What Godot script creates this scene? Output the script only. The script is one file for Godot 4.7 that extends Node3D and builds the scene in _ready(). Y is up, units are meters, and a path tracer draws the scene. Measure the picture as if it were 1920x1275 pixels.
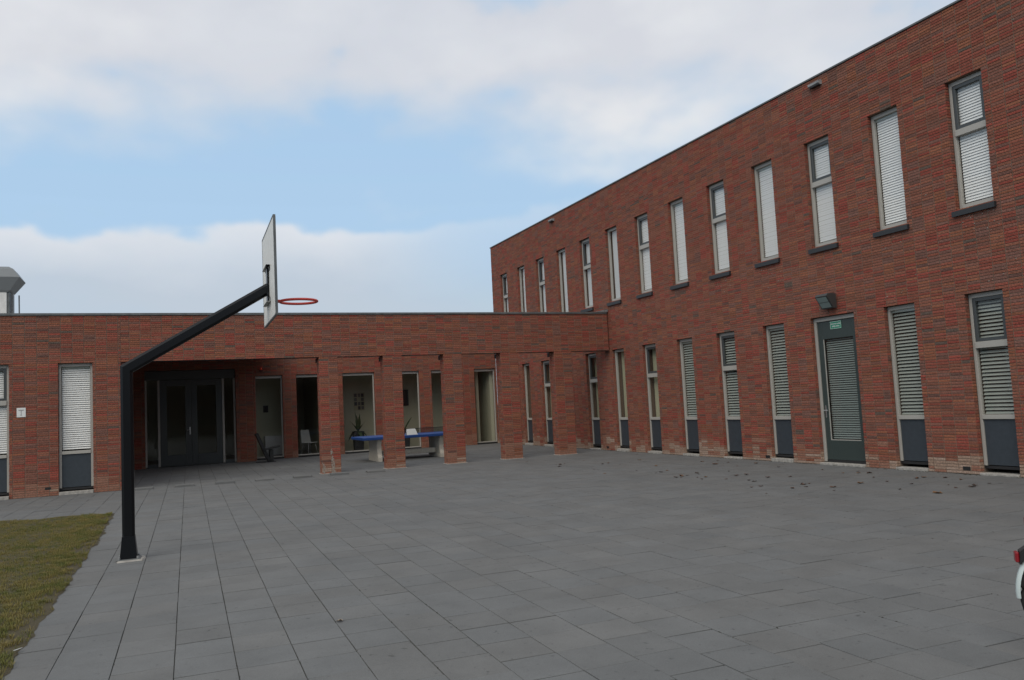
extends Node3D
# A paved school courtyard: a two-storey brick wing, a low brick block with a colonnade, a basketball post.

const PITCH := 0.2436          # brick length and joint
const COURSE := 3.0625 / 60.0  # brick height and joint
const EYE := Vector3(-12.6433, 1.6, 21.6567)
const RIGHT := Vector3(0.917956, -0.050342, 0.393475)
const UPW := Vector3(0.015577, 0.995724, 0.091054)
const AHEAD := Vector3(0.396376, 0.077454, -0.914815)
const SLAB_X := 0.378
const SLAB_Z := 0.407
const TURN := 0.0265           # the paving and the post are turned a little from the facade

var rng := RandomNumberGenerator.new()
var M := {}
var counts := {}
var tones: Array[Color] = []
var tone_mats: Array = []
var brick_mesh: ArrayMesh

# ------------------------------------------------------------------ names and nodes
func numbered(parent: Node, called: String) -> String:
	var key := str(parent.get_instance_id()) + called
	var n: int = counts.get(key, -1) + 1
	counts[key] = n
	return called if n == 0 else "%s_%03d" % [called, n]

func part(called: String, mesh: Mesh, m: Material, parent: Node = self, at := Transform3D()) -> MeshInstance3D:
	var o := MeshInstance3D.new()
	o.name = numbered(parent, called)
	o.mesh = mesh
	o.material_override = m
	o.transform = at
	parent.add_child(o, true)
	return o

func tag(o: Node, label: String, category: String, group := "") -> Node:
	o.set_meta("label", label)
	o.set_meta("category", category)
	if group:
		o.set_meta("group", group)
	return o

func thing(called: String, label: String, category: String, at := Vector3.ZERO, turn := 0.0, group := "") -> Node3D:
	var o := Node3D.new()
	o.name = numbered(self, called)
	add_child(o, true)
	o.position = at
	o.rotation.y = turn
	tag(o, label, category, group)
	return o

func structure(o: Node) -> Node:
	o.set_meta("kind", "structure")
	return o

func stuff(o: Node) -> Node:
	o.set_meta("kind", "stuff")
	return o

func holder(called: String, parent: Node, at := Transform3D()) -> Node3D:
	var o := Node3D.new()
	o.name = numbered(parent, called)
	o.transform = at
	parent.add_child(o, true)
	return o

# ------------------------------------------------------------------ shapes
func start() -> SurfaceTool:
	var st := SurfaceTool.new()
	st.begin(Mesh.PRIMITIVE_TRIANGLES)
	st.set_smooth_group(-1)
	return st

func done(st: SurfaceTool) -> ArrayMesh:
	st.generate_normals()
	return st.commit()

func quad(st: SurfaceTool, a: Vector3, b: Vector3, c: Vector3, d: Vector3) -> void:
	# a b c d counter-clockwise as seen from the front
	for v in [a, c, b, a, d, c]:
		st.add_vertex(v)

func tri(st: SurfaceTool, a: Vector3, b: Vector3, c: Vector3) -> void:
	for v in [a, c, b]:
		st.add_vertex(v)

func hexa(st: SurfaceTool, p: Array) -> void:
	# p: 4 bottom corners counter-clockwise from above, then the 4 above them
	quad(st, p[3], p[2], p[1], p[0])
	quad(st, p[4], p[5], p[6], p[7])
	for i in 4:
		var j := (i + 1) % 4
		quad(st, p[i], p[j], p[j + 4], p[i + 4])

func box(st: SurfaceTool, lo: Vector3, hi: Vector3) -> void:
	hexa(st, [Vector3(lo.x, lo.y, hi.z), Vector3(hi.x, lo.y, hi.z), Vector3(hi.x, lo.y, lo.z), Vector3(lo.x, lo.y, lo.z),
		Vector3(lo.x, hi.y, hi.z), Vector3(hi.x, hi.y, hi.z), Vector3(hi.x, hi.y, lo.z), Vector3(lo.x, hi.y, lo.z)])

func soft_box(st: SurfaceTool, lo: Vector3, hi: Vector3, c: float) -> void:
	# a box whose edges are chamfered by c
	var s := [lo, hi]
	var f := func(ix: int, iy: int, iz: int, ax: int) -> Vector3:
		var v := Vector3((s[ix] as Vector3).x, (s[iy] as Vector3).y, (s[iz] as Vector3).z)
		var d := Vector3(c if ix == 0 else -c, c if iy == 0 else -c, c if iz == 0 else -c)
		d[ax] = 0.0
		return v + d
	for e in 2:
		var fx := [f.call(e, 0, 0, 0), f.call(e, 1, 0, 0), f.call(e, 1, 1, 0), f.call(e, 0, 1, 0)]
		fx = [f.call(e, 0, 0, 0), f.call(e, 0, 1, 0), f.call(e, 1, 1, 0), f.call(e, 1, 0, 0)]
		var a: Vector3 = f.call(e, 0, 0, 0)
		var b: Vector3 = f.call(e, 1, 0, 0)
		var g: Vector3 = f.call(e, 1, 1, 0)
		var h: Vector3 = f.call(e, 0, 1, 0)
		if e == 1: quad(st, a, b, g, h)
		else: quad(st, h, g, b, a)
		a = f.call(0, e, 0, 1); b = f.call(0, e, 1, 1); g = f.call(1, e, 1, 1); h = f.call(1, e, 0, 1)
		if e == 1: quad(st, a, b, g, h)
		else: quad(st, h, g, b, a)
		a = f.call(0, 0, e, 2); b = f.call(1, 0, e, 2); g = f.call(1, 1, e, 2); h = f.call(0, 1, e, 2)
		if e == 1: quad(st, a, b, g, h)
		else: quad(st, h, g, b, a)
	for i in 2:
		for j in 2:
			# edges along x, y, z
			var q := [f.call(0, i, j, 1), f.call(1, i, j, 1), f.call(1, i, j, 2), f.call(0, i, j, 2)]
			if (i == 1) != (j == 1): quad(st, q[0], q[1], q[2], q[3])
			else: quad(st, q[3], q[2], q[1], q[0])
			q = [f.call(i, 0, j, 0), f.call(i, 1, j, 0), f.call(i, 1, j, 2), f.call(i, 0, j, 2)]
			if (i == 1) == (j == 1): quad(st, q[3], q[2], q[1], q[0])
			else: quad(st, q[0], q[1], q[2], q[3])
			q = [f.call(i, j, 0, 0), f.call(i, j, 1, 0), f.call(i, j, 1, 1), f.call(i, j, 0, 1)]
			if (i == 1) != (j == 1): quad(st, q[3], q[2], q[1], q[0])
			else: quad(st, q[0], q[1], q[2], q[3])
			for k in 2:
				var t := [f.call(i, j, k, 0), f.call(i, j, k, 1), f.call(i, j, k, 2)]
				if (i + j + k) % 2 == 1: tri(st, t[0], t[1], t[2])
				else: tri(st, t[0], t[2], t[1])

func boxes(list: Array, c := 0.0) -> ArrayMesh:
	var st := start()
	for b in list:
		if c > 0.0: soft_box(st, b[0], b[1], c)
		else: box(st, b[0], b[1])
	return done(st)

func tube(st: SurfaceTool, path: Array, r: float, sides := 10, r_end := -1.0) -> void:
	# a round bar along the points, capped
	var n := path.size()
	var up := Vector3.UP
	var rings := []
	for i in n:
		var d: Vector3 = (path[mini(i + 1, n - 1)] - path[maxi(i - 1, 0)]).normalized()
		var side := d.cross(up)
		if side.length() < 0.1:
			side = d.cross(Vector3.RIGHT)
		side = side.normalized()
		var over := side.cross(d).normalized()
		var rr := r if r_end < 0.0 else lerpf(r, r_end, float(i) / maxf(1.0, n - 1))
		var ring := []
		for k in sides:
			var a := TAU * k / sides
			ring.append(path[i] + (side * cos(a) + over * sin(a)) * rr)
		rings.append(ring)
	for i in n - 1:
		for k in sides:
			var j := (k + 1) % sides
			quad(st, rings[i][j], rings[i][k], rings[i + 1][k], rings[i + 1][j])
	for k in sides:
		var j := (k + 1) % sides
		tri(st, path[0], rings[0][k], rings[0][j])
		tri(st, path[n - 1], rings[n - 1][j], rings[n - 1][k])

func tube_mesh(path: Array, r: float, sides := 10, smooth := true) -> ArrayMesh:
	var st := SurfaceTool.new()
	st.begin(Mesh.PRIMITIVE_TRIANGLES)
	st.set_smooth_group(0 if smooth else -1)
	tube(st, path, r, sides)
	return done(st)

func ring_path(c: Vector3, r: float, ax: Vector3, ay: Vector3, from := 0.0, to := TAU, n := 40) -> Array:
	var p := []
	for i in n + 1:
		var a := lerpf(from, to, float(i) / n)
		p.append(c + (ax * cos(a) + ay * sin(a)) * r)
	return p

func prism(st: SurfaceTool, outline: Array, depth: Vector3) -> void:
	# outline counter-clockwise seen from the side that depth points away from
	var n := outline.size()
	for i in range(1, n - 1):
		tri(st, outline[0], outline[i], outline[i + 1])
		tri(st, outline[0] + depth, outline[i + 1] + depth, outline[i] + depth)
	for i in n:
		var j := (i + 1) % n
		quad(st, outline[j], outline[i], outline[i] + depth, outline[j] + depth)

# ------------------------------------------------------------------ materials
func noise_tex(seed_: int, freq: float, octaves: int, lo: float, hi: float, size := 512, power := 1.0) -> ImageTexture:
	var n := FastNoiseLite.new()
	n.seed = seed_
	n.noise_type = FastNoiseLite.TYPE_SIMPLEX_SMOOTH
	n.frequency = freq
	n.fractal_octaves = octaves
	n.fractal_gain = 0.6
	var im := n.get_seamless_image(size, size)
	im.convert(Image.FORMAT_L8)
	var d := im.get_data()
	for i in d.size():
		d[i] = int(255.0 * clampf(lo + (hi - lo) * pow(d[i] / 255.0, power), 0.0, 1.0))
	return ImageTexture.create_from_image(Image.create_from_data(size, size, false, Image.FORMAT_L8, d))

func stained_tex() -> ImageTexture:
	# worn concrete: cloudy patches, small blots, sand grain
	var n := FastNoiseLite.new()
	n.seed = 77; n.frequency = 0.006; n.fractal_octaves = 5; n.fractal_gain = 0.62
	var a := n.get_seamless_image(1024, 1024)
	n.seed = 78; n.frequency = 0.045; n.fractal_octaves = 3
	var b := n.get_seamless_image(1024, 1024)
	a.convert(Image.FORMAT_L8); b.convert(Image.FORMAT_L8)
	var d := a.get_data()
	var e := b.get_data()
	for i in d.size():
		var blot := maxf(0.0, 0.24 - e[i] / 255.0) * 1.3
		d[i] = int(255.0 * clampf(0.86 + 0.10 * d[i] / 255.0 - blot + rng.randf_range(-0.035, 0.035), 0.0, 1.0))
	return ImageTexture.create_from_image(Image.create_from_data(1024, 1024, false, Image.FORMAT_L8, d))

func mat(called: String, c: Color, rough: float, tex: Texture2D = null, scale := 1.0, metal := 0.0) -> StandardMaterial3D:
	# c holds linear base colours
	var m := StandardMaterial3D.new()
	m.resource_name = called
	m.albedo_color = c.linear_to_srgb()
	m.roughness = rough
	m.metallic = metal
	if tex:
		m.albedo_texture = tex
		m.uv1_triplanar = true
		m.uv1_world_triplanar = true
		m.uv1_scale = Vector3.ONE * scale
	M[called] = m
	return m

func bump(m: StandardMaterial3D, tex: Texture2D, cm: float) -> void:
	m.heightmap_enabled = true
	m.heightmap_texture = tex
	m.heightmap_scale = cm

# ------------------------------------------------------------------ sky
func sky_image() -> ImageTexture:
	var w := 2048
	var h := 1024
	var big := FastNoiseLite.new()
	big.seed = 11; big.frequency = 1.0; big.fractal_octaves = 6; big.fractal_gain = 0.5
	big.noise_type = FastNoiseLite.TYPE_SIMPLEX_SMOOTH
	var low := FastNoiseLite.new()
	low.seed = 5; low.frequency = 1.0; low.fractal_octaves = 2
	low.noise_type = FastNoiseLite.TYPE_SIMPLEX_SMOOTH
	var d := PackedByteArray()
	d.resize(w * h * 3)
	for j in h:
		var el := 90.0 - 180.0 * (j + 0.5) / h
		if el < -1.0:
			for i in w:
				var q := (j * w + i) * 3
				d[q] = 112; d[q + 1] = 110; d[q + 2] = 108
			continue
		var e := deg_to_rad(el)
		var y := sin(e)
		var ce := cos(e)
		var blue := Vector3(175, 206, 235).lerp(Vector3(150, 187, 226), clampf((el - 14.0) / 40.0, 0, 1))
		blue = blue.lerp(Vector3(189, 205, 218), smoothstep(12.0, 5.0, el))
		for i in w:
			var a := TAU * i / w
			var p := Vector3(sin(a) * ce, y, -cos(a) * ce)
			var s := Vector3(p.x * 4.0, p.y * 8.0, p.z * 4.0)
			var n1 := big.get_noise_3dv(s)
			var n0 := low.get_noise_3dv(Vector3(p.x * 2.2, p.y * 3.0, p.z * 2.2))
			# a high deck with gaps, a clear belt under it and a bank of cumulus low down
			var hi := smoothstep(15.2, 22.5, el + n1 * 4.5 + n0 * 3.0)
			hi *= smoothstep(-0.75, -0.2, n1 + 0.8 * n0 + 0.2)
			var edge := 12.4 + n0 * 1.3
			var bank := smoothstep(-0.40, 0.40, cos(a * 2.0 + 0.95) + n0 * 0.4)
			var lo := smoothstep(edge + 0.40, edge - 0.45, el + n1 * 3.0)
			lo *= smoothstep(3.0, 8.5, el + n1 * 2.0) * 0.85 * bank
			var wisp := 0.3 * smoothstep(0.12, 0.5, n1) * smoothstep(11.0, 16.0, el)
			var c_hi := Vector3(217, 218, 224).lerp(Vector3(233, 233, 235), clampf(0.5 + n1 * 1.5, 0, 1))
			c_hi = c_hi.lerp(Vector3(204, 208, 218), clampf((0.15 - n0) * 0.9, 0, 0.6))
			var c_lo := Vector3(194, 204, 216).lerp(Vector3(230, 230, 233), clampf((el - 8.5) / 3.6 + n1 * 0.5, 0, 1))
			var c := blue.lerp(c_lo, maxf(lo, 0.0)).lerp(c_hi, clampf(maxf(hi * 0.93, wisp), 0, 1))
			var q := (j * w + i) * 3
			d[q] = int(clampf(c.x, 0, 255)); d[q + 1] = int(clampf(c.y, 0, 255)); d[q + 2] = int(clampf(c.z, 0, 255))
	return ImageTexture.create_from_image(Image.create_from_data(w, h, false, Image.FORMAT_RGB8, d))

# ------------------------------------------------------------------ brickwork
func make_brick() -> void:
	var st := start()
	var w := (PITCH - 0.011) / 2
	var h := (COURSE - 0.0085) / 2
	var c := 0.004
	var f := [Vector3(-w + c, -h + c, 0), Vector3(w - c, -h + c, 0), Vector3(w - c, h - c, 0), Vector3(-w + c, h - c, 0)]
	var g := [Vector3(-w, -h, -c), Vector3(w, -h, -c), Vector3(w, h, -c), Vector3(-w, h, -c)]
	quad(st, f[0], f[1], f[2], f[3])
	for i in 4:
		var j := (i + 1) % 4
		quad(st, g[i], g[j], f[j], f[i])
		var b := Vector3(0, 0, -0.02)
		quad(st, g[i] + b, g[j] + b, g[j], g[i])
	brick_mesh = done(st)

func make_tones() -> void:
	var base := [Color(0.352, 0.118, 0.073), Color(0.328, 0.130, 0.082), Color(0.392, 0.098, 0.066), Color(0.302, 0.130, 0.088),
		Color(0.345, 0.136, 0.083), Color(0.370, 0.140, 0.076), Color(0.272, 0.130, 0.094), Color(0.366, 0.108, 0.070)]
	for k in 3:
		for b in base:
			var v: float = [1.02, 1.15, 1.28][k]
			tones.append(Color(b.r * v, b.g * v * 1.02, b.b * v * 1.10))
	# dust and lime splashed on the lowest courses, and a few nearly black headers
	for p in [Color(0.52, 0.36, 0.27), Color(0.46, 0.235, 0.165), Color(0.58, 0.42, 0.33), Color(0.44, 0.205, 0.14)]:
		tones.append(p)
	tones.append(Color(0.200, 0.145, 0.118)); tones.append(Color(0.230, 0.118, 0.096))
	for i in tones.size():
		tone_mats.append(brick_mat("brick_%d" % i, tones[i], false))

func brick_mat(called: String, c: Color, by_vertex: bool) -> StandardMaterial3D:
	var m := mat(called, c, 0.92, M.grain_tex, 1.7)
	m.vertex_color_use_as_albedo = by_vertex
	m.metallic_specular = 0.3
	bump(m, M.grain_tex, 0.18)
	return m

func lay(job: Array, owner_: Node, origin: Vector3, n: Vector3, w: float, h: float, holes: Array, phase: float, low_dust := 1.0, pitch := PITCH) -> void:
	# bricks in stack bond over a face: origin its lower left corner as seen from outside, n its outward normal
	var u := Vector3.UP.cross(n)
	var patches: FastNoiseLite = M.patches
	var r0 := int(round(origin.y / COURSE))
	var rows := int(floor(h / COURSE + 0.4))
	var k0 := int(floor(phase / pitch)) - 1
	for r in rows:
		var ym := (r + 0.5) * COURSE
		var gaps := []
		for hole in holes:
			if hole.position.y < ym and hole.end.y > ym:
				gaps.append(Vector2(hole.position.x, hole.end.x))
		gaps.sort()
		var k := k0
		while true:
			k += 1
			var a := k * pitch - phase
			if a > w:
				break
			var b := minf(a + pitch, w)
			a = maxf(a, 0.0)
			if b - a < 0.03:
				continue
			var runs := [Vector2(a, b)]
			for g in gaps:
				var next := []
				for q in runs:
					if g.x <= q.x and g.y >= q.y: continue
					if g.x > q.x and g.x < q.y: next.append(Vector2(q.x, g.x))
					if g.y > q.x and g.y < q.y: next.append(Vector2(g.y, q.y))
					if g.x >= q.y or g.y <= q.x: next.append(q)
				runs = next
			for q in runs:
				var len: float = q.y - q.x
				if len < 0.03: continue
				var mid: Vector3 = origin + u * (q.x + q.y) * 0.5 + Vector3.UP * ym
				# tone: blocks of a few courses share a firing, single bricks stray
				var block := hash(Vector3i(k + int(origin.z * 7.0) * 31, int((r + r0 + (k * 7) % 4) / 5.0), int(n.x * 3 + n.z * 5)))
				var t: int = block % 8
				if rng.randf() < 0.55: t = rng.randi() % 8
				t += 8 * (rng.randi() % 3)
				var big := patches.get_noise_3dv(mid * 0.7)
				if rng.randf() < 0.012 + 0.08 * maxf(big, 0.0): t = 28 + rng.randi() % 2
				var y: float = mid.y
				if y < 0.55 and low_dust > 0.0:
					# dust and lime splashed up from the paving, in patches
					var cover: float = patches.get_noise_3dv(mid * Vector3(1.3, 3.0, 1.3)) * 0.9 + patches.get_noise_3dv(mid * 6.0) * 0.35 + 0.74 - y / 0.5
					cover = (cover + rng.randf_range(-0.12, 0.12)) * low_dust
					if cover > 0.42: t = 24 if rng.randf() < 0.6 else 26
					elif cover > 0.10: t = 25 if rng.randf() < 0.5 else 27
				var sx := (len - 0.011) / (PITCH - 0.011)
				var bs := Basis(u * sx, Vector3.UP, n).rotated(n, rng.randf_range(-0.006, 0.006))
				job.append([Transform3D(bs, mid + n * rng.randf_range(-0.002, 0.003)), t, owner_, n])

func spread(job: Array, building: Node, most := 300) -> void:
	# the bricks that show largest become parts of their own, the rest one mass
	var order := []
	for i in job.size():
		var b: Array = job[i]
		var d: Vector3 = b[0].origin - EYE
		var z := d.dot(AHEAD)
		var size := 0.0
		if z > 0.5 and absf(d.dot(RIGHT) / z) < 0.628 and absf(d.dot(UPW) / z) < 0.416:
			size = maxf(0.0, -d.normalized().dot(b[3])) * b[0].basis.x.length() / z / z
		order.append([-size, i])
	order.sort()
	var mm := MultiMesh.new()
	mm.transform_format = MultiMesh.TRANSFORM_3D
	mm.use_colors = true
	mm.mesh = brick_mesh
	mm.instance_count = maxi(0, job.size() - most)
	var n := 0
	for o in order:
		var b: Array = job[o[1]]
		if n < most:
			var host: Node3D = b[2]
			part("brick", brick_mesh, tone_mats[b[1]], host, b[0])
		else:
			mm.set_instance_transform(n - most, b[0])
			mm.set_instance_color(n - most, tones[b[1]])
		n += 1
	var mi := MultiMeshInstance3D.new()
	mi.name = "brickwork"
	mi.multimesh = mm
	mi.material_override = M.brick_mass
	building.add_child(mi, true)
	stuff(mi)

func wall(called: String, parent: Node, origin: Vector3, n: Vector3, w: float, h: float, thick: float, holes: Array, m: Material) -> MeshInstance3D:
	# the backing of a brick face, mortar coloured, 8 mm behind the bricks, with its openings
	var u := Vector3.UP.cross(n)
	var xs := [0.0, w]
	for q in holes:
		for e in [q.position.x, q.end.x]:
			if e > 0.0 and e < w and not xs.has(e): xs.append(e)
	xs.sort()
	var st := start()
	for i in xs.size() - 1:
		var a: float = xs[i]
		var b: float = xs[i + 1]
		if b - a < 0.0005: continue
		var spans := [Vector2(0, h)]
		for q in holes:
			if q.position.x < (a + b) / 2 and q.end.x > (a + b) / 2:
				var next := []
				for s in spans:
					if q.position.y > s.x: next.append(Vector2(s.x, minf(s.y, q.position.y)))
					if q.end.y < s.y: next.append(Vector2(maxf(s.x, q.end.y), s.y))
				spans = next
		for s in spans:
			if s.y - s.x < 0.001: continue
			var f := origin - n * 0.008
			var p := []
			for y in [s.x, s.y]:
				for c in [[a, 0.0], [b, 0.0], [b, thick], [a, thick]]:
					p.append(f + u * c[0] - n * c[1] + Vector3.UP * y)
			hexa(st, p)
	return part(called, done(st), m, parent)

func grown(holes: Array, by: float) -> Array:
	var out := []
	for q in holes:
		out.append(Rect2(q.position.x - by, q.position.y - (by if q.position.y > 0.01 else 0.0), q.size.x + 2 * by, q.size.y + (2 * by if q.position.y > 0.01 else by)))
	return out

func reveals(job: Array, owner_: Node, origin: Vector3, n: Vector3, holes: Array, deep: float) -> void:
	var u := Vector3.UP.cross(n)
	for q in holes:
		var y0: float = round(q.position.y / COURSE) * COURSE
		lay(job, owner_, origin + u * q.position.x + Vector3.UP * y0, u, deep, q.end.y - y0, [], PITCH - deep - 0.0)
		lay(job, owner_, origin + u * q.end.x - n * deep + Vector3.UP * y0, -u, deep, q.end.y - y0, [], 0.0)

# ------------------------------------------------------------------ windows
func slats(w: float, y0: float, y1: float, z: float, pitch: float, depth: float, tilt: float) -> ArrayMesh:
	var st := start()
	var y := y1 - pitch * 0.5
	var dy := sin(tilt) * depth * 0.5
	var dz := cos(tilt) * depth * 0.5
	while y > y0 + pitch * 0.3:
		var j := sin(y * 57.0) * 0.0012
		var p := []
		for s in [[-1.0, 0.0], [0.0, 0.004], [1.0, 0.0]]:
			p.append(Vector3(0, y + j + dy * -s[0] + s[1], z + dz * s[0]))
		for i in 2:
			var a: Vector3 = p[i]
			var b: Vector3 = p[i + 1]
			var t := Vector3(0, 0.0016, 0)
			var r := Vector3(w, 0, 0)
			quad(st, b + t, b + t + r, a + t + r, a + t)
			quad(st, a, a + r, b + r, b)
			if i == 1:
				quad(st, b, b + r, b + t + r, b + t)
		y -= pitch
	return done(st)

func curtain_mesh(w: float, h: float, folds: float, amp: float) -> ArrayMesh:
	var st := SurfaceTool.new()
	st.begin(Mesh.PRIMITIVE_TRIANGLES)
	st.set_smooth_group(0)
	var n := 40
	for i in n:
		var x0 := w * i / n
		var x1 := w * (i + 1) / n
		var z0 := sin(x0 / w * TAU * folds) * amp
		var z1 := sin(x1 / w * TAU * folds) * amp
		quad(st, Vector3(x0, 0, z0), Vector3(x1, 0, z1), Vector3(x1, h, z1), Vector3(x0, h, z0))
	return done(st)

func window_kind(w: float, h: float, o: Dictionary) -> Node3D:
	# a window in its own axes: x along the wall, y up from the foot of the opening, z out of the wall
	var win := Node3D.new()
	var z1 := -0.10
	var z0 := -0.17
	var fw := 0.055
	var foot: float = o.get("panel", 0.0)      # height of the solid panel below the glass
	var bars := [[Vector3(0.002, 0.0 if foot == 0.0 else 0.05, z0), Vector3(fw, h, z1)], [Vector3(w - fw, 0.0 if foot == 0.0 else 0.05, z0), Vector3(w - 0.002, h, z1)],
		[Vector3(fw + 0.001, h - 0.075, z0 + 0.002), Vector3(w - fw - 0.001, h - 0.001, z1 + 0.004)],
		[Vector3(fw + 0.001, foot, z0 + 0.002), Vector3(w - fw - 0.001, foot + 0.075, z1 + 0.012)]]
	var tr: float = o.get("transom", -1.0)
	if tr > 0.0:
		bars.append([Vector3(fw + 0.001, tr, z0 + 0.002), Vector3(w - fw - 0.001, tr + 0.11, z1 + 0.018)])
	part("frame", boxes(bars, 0.004), M.frame_paint, win)
	var gy0 := foot + 0.075
	var gy1 := h - 0.075
	var pz := -0.14
	if tr > 0.0:
		var a := Vector3(fw + 0.002, tr + 0.112, z0 + 0.01)
		var b := Vector3(w - fw - 0.002, h - 0.077, z1 - 0.004)
		var c := 0.06
		part("casement", boxes([[a, Vector3(a.x + c, b.y, b.z)], [Vector3(b.x - c, a.y, a.z), b], [Vector3(a.x + c + 0.0005, a.y, a.z + 0.001), Vector3(b.x - c - 0.0005, a.y + c, b.z - 0.001)],
			[Vector3(a.x + c + 0.0005, b.y - c, a.z + 0.001), Vector3(b.x - c - 0.0005, b.y, b.z - 0.001)]], 0.004), M.dark_frame, win)
		pane(win, fw + c, w - fw - c, tr + 0.112 + c, h - 0.077 - c, pz)
		pane(win, fw, w - fw, gy0, tr, pz)
	else:
		pane(win, fw, w - fw, gy0, gy1, pz)
	if foot > 0.0:
		part("panel", boxes([[Vector3(fw + 0.001, 0.06, -0.15), Vector3(w - fw - 0.001, foot - 0.001, -0.125)]], 0.003), M.panel_paint, win)
		part("kickboard", boxes([[Vector3(0.002, 0.0, -0.17), Vector3(w - 0.002, 0.048, -0.118)]]), M.black_rubber, win)
	if o.get("sill", false):
		var st := start()
		hexa(st, [Vector3(-0.05, -0.125, 0.055), Vector3(w + 0.05, -0.125, 0.055), Vector3(w + 0.05, -0.125, -0.10), Vector3(-0.05, -0.125, -0.10),
			Vector3(-0.05, -0.035, 0.055), Vector3(w + 0.05, -0.035, 0.055), Vector3(w + 0.05, -0.004, -0.10), Vector3(-0.05, -0.004, -0.10)])
		part("sill", done(st), M.sill_stone, win)
	var kind: String = o.get("inside", "blind")
	if kind == "blind":
		var b0: float = o.get("blind_to", gy0)
		var bl := part("blind", slats(w - 2 * fw - 0.02, b0, gy1, 0, o.get("pitch", 0.062), o.get("depth", 0.056), o.get("tilt", 0.9)), M[o.get("slat", "blind_metal")], win, Transform3D(Basis(), Vector3(fw + 0.01, 0, -0.185)))
		stuff(bl)
		part("blind_rail", boxes([[Vector3(fw + 0.008, gy1 - 0.045, -0.222), Vector3(w - fw - 0.008, gy1, -0.152)]]), M.blind_metal, win)
	elif kind == "roller":
		part("roller_blind", boxes([[Vector3(fw + 0.02, gy0, -0.215), Vector3(w - fw - 0.02, gy1, -0.212)]]), M.roller_cloth, win)
	if kind == "curtain" or o.get("curtain", false):
		part("curtain", curtain_mesh((w - 0.05) * o.get("wide", 0.55), gy1 - gy0 + 0.05, 3.0, 0.022), M.curtain_cloth, win, Transform3D(Basis(), Vector3(0.03, gy0 - 0.02, -0.31)))
	return win

func pane(win: Node3D, x0: float, x1: float, y0: float, y1: float, z: float) -> void:
	var st := start()
	quad(st, Vector3(x0, y0, z), Vector3(x1, y0, z), Vector3(x1, y1, z), Vector3(x0, y1, z))
	part("pane", done(st), M.glass, win)

func put_window(kinds: Dictionary, key: String, building: Node, at: Transform3D) -> Node3D:
	var src: Node3D = kinds[key]
	var o: Node3D = src.duplicate()
	o.name = numbered(building, "window")
	o.transform = at
	building.add_child(o, true)
	return o

# ------------------------------------------------------------------ the scene
func _ready() -> void:
	rng.seed = 4711
	# camera
	var cam := Camera3D.new()
	cam.name = "camera"
	cam.fov = 45.4435
	cam.near = 0.05
	cam.far = 4000.0
	cam.transform = Transform3D(Basis(RIGHT, UPW, -AHEAD), EYE)
	add_child(cam)
	cam.current = true
	# sky and air
	var env := Environment.new()
	env.background_mode = Environment.BG_SKY
	var pan := PanoramaSkyMaterial.new()
	pan.panorama = sky_image()
	var sky := Sky.new()
	sky.sky_material = pan
	env.sky = sky
	env.tonemap_mode = Environment.TONE_MAPPER_LINEAR
	env.tonemap_exposure = 1.0
	env.sdfgi_enabled = true
	env.ssao_enabled = true
	env.ssil_enabled = true
	var we := WorldEnvironment.new()
	we.name = "sky"
	we.environment = env
	add_child(we)
	# the sun behind thin cloud, up on the left behind the camera
	var sun := DirectionalLight3D.new()
	sun.name = "sun"
	sun.light_energy = 0.5
	sun.light_color = Color(1.0, 0.96, 0.90)
	sun.light_angular_distance = 50.0
	sun.shadow_enabled = true
	sun.rotation_degrees = Vector3(-46, -45, 0)
	add_child(sun)

	make_materials()
	make_brick()
	make_tones()
	ground()
	wing()
	low_block()
	opposite_block()
	hoop()
	courtyard_things()
	bicycle()
	leaves()

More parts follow.
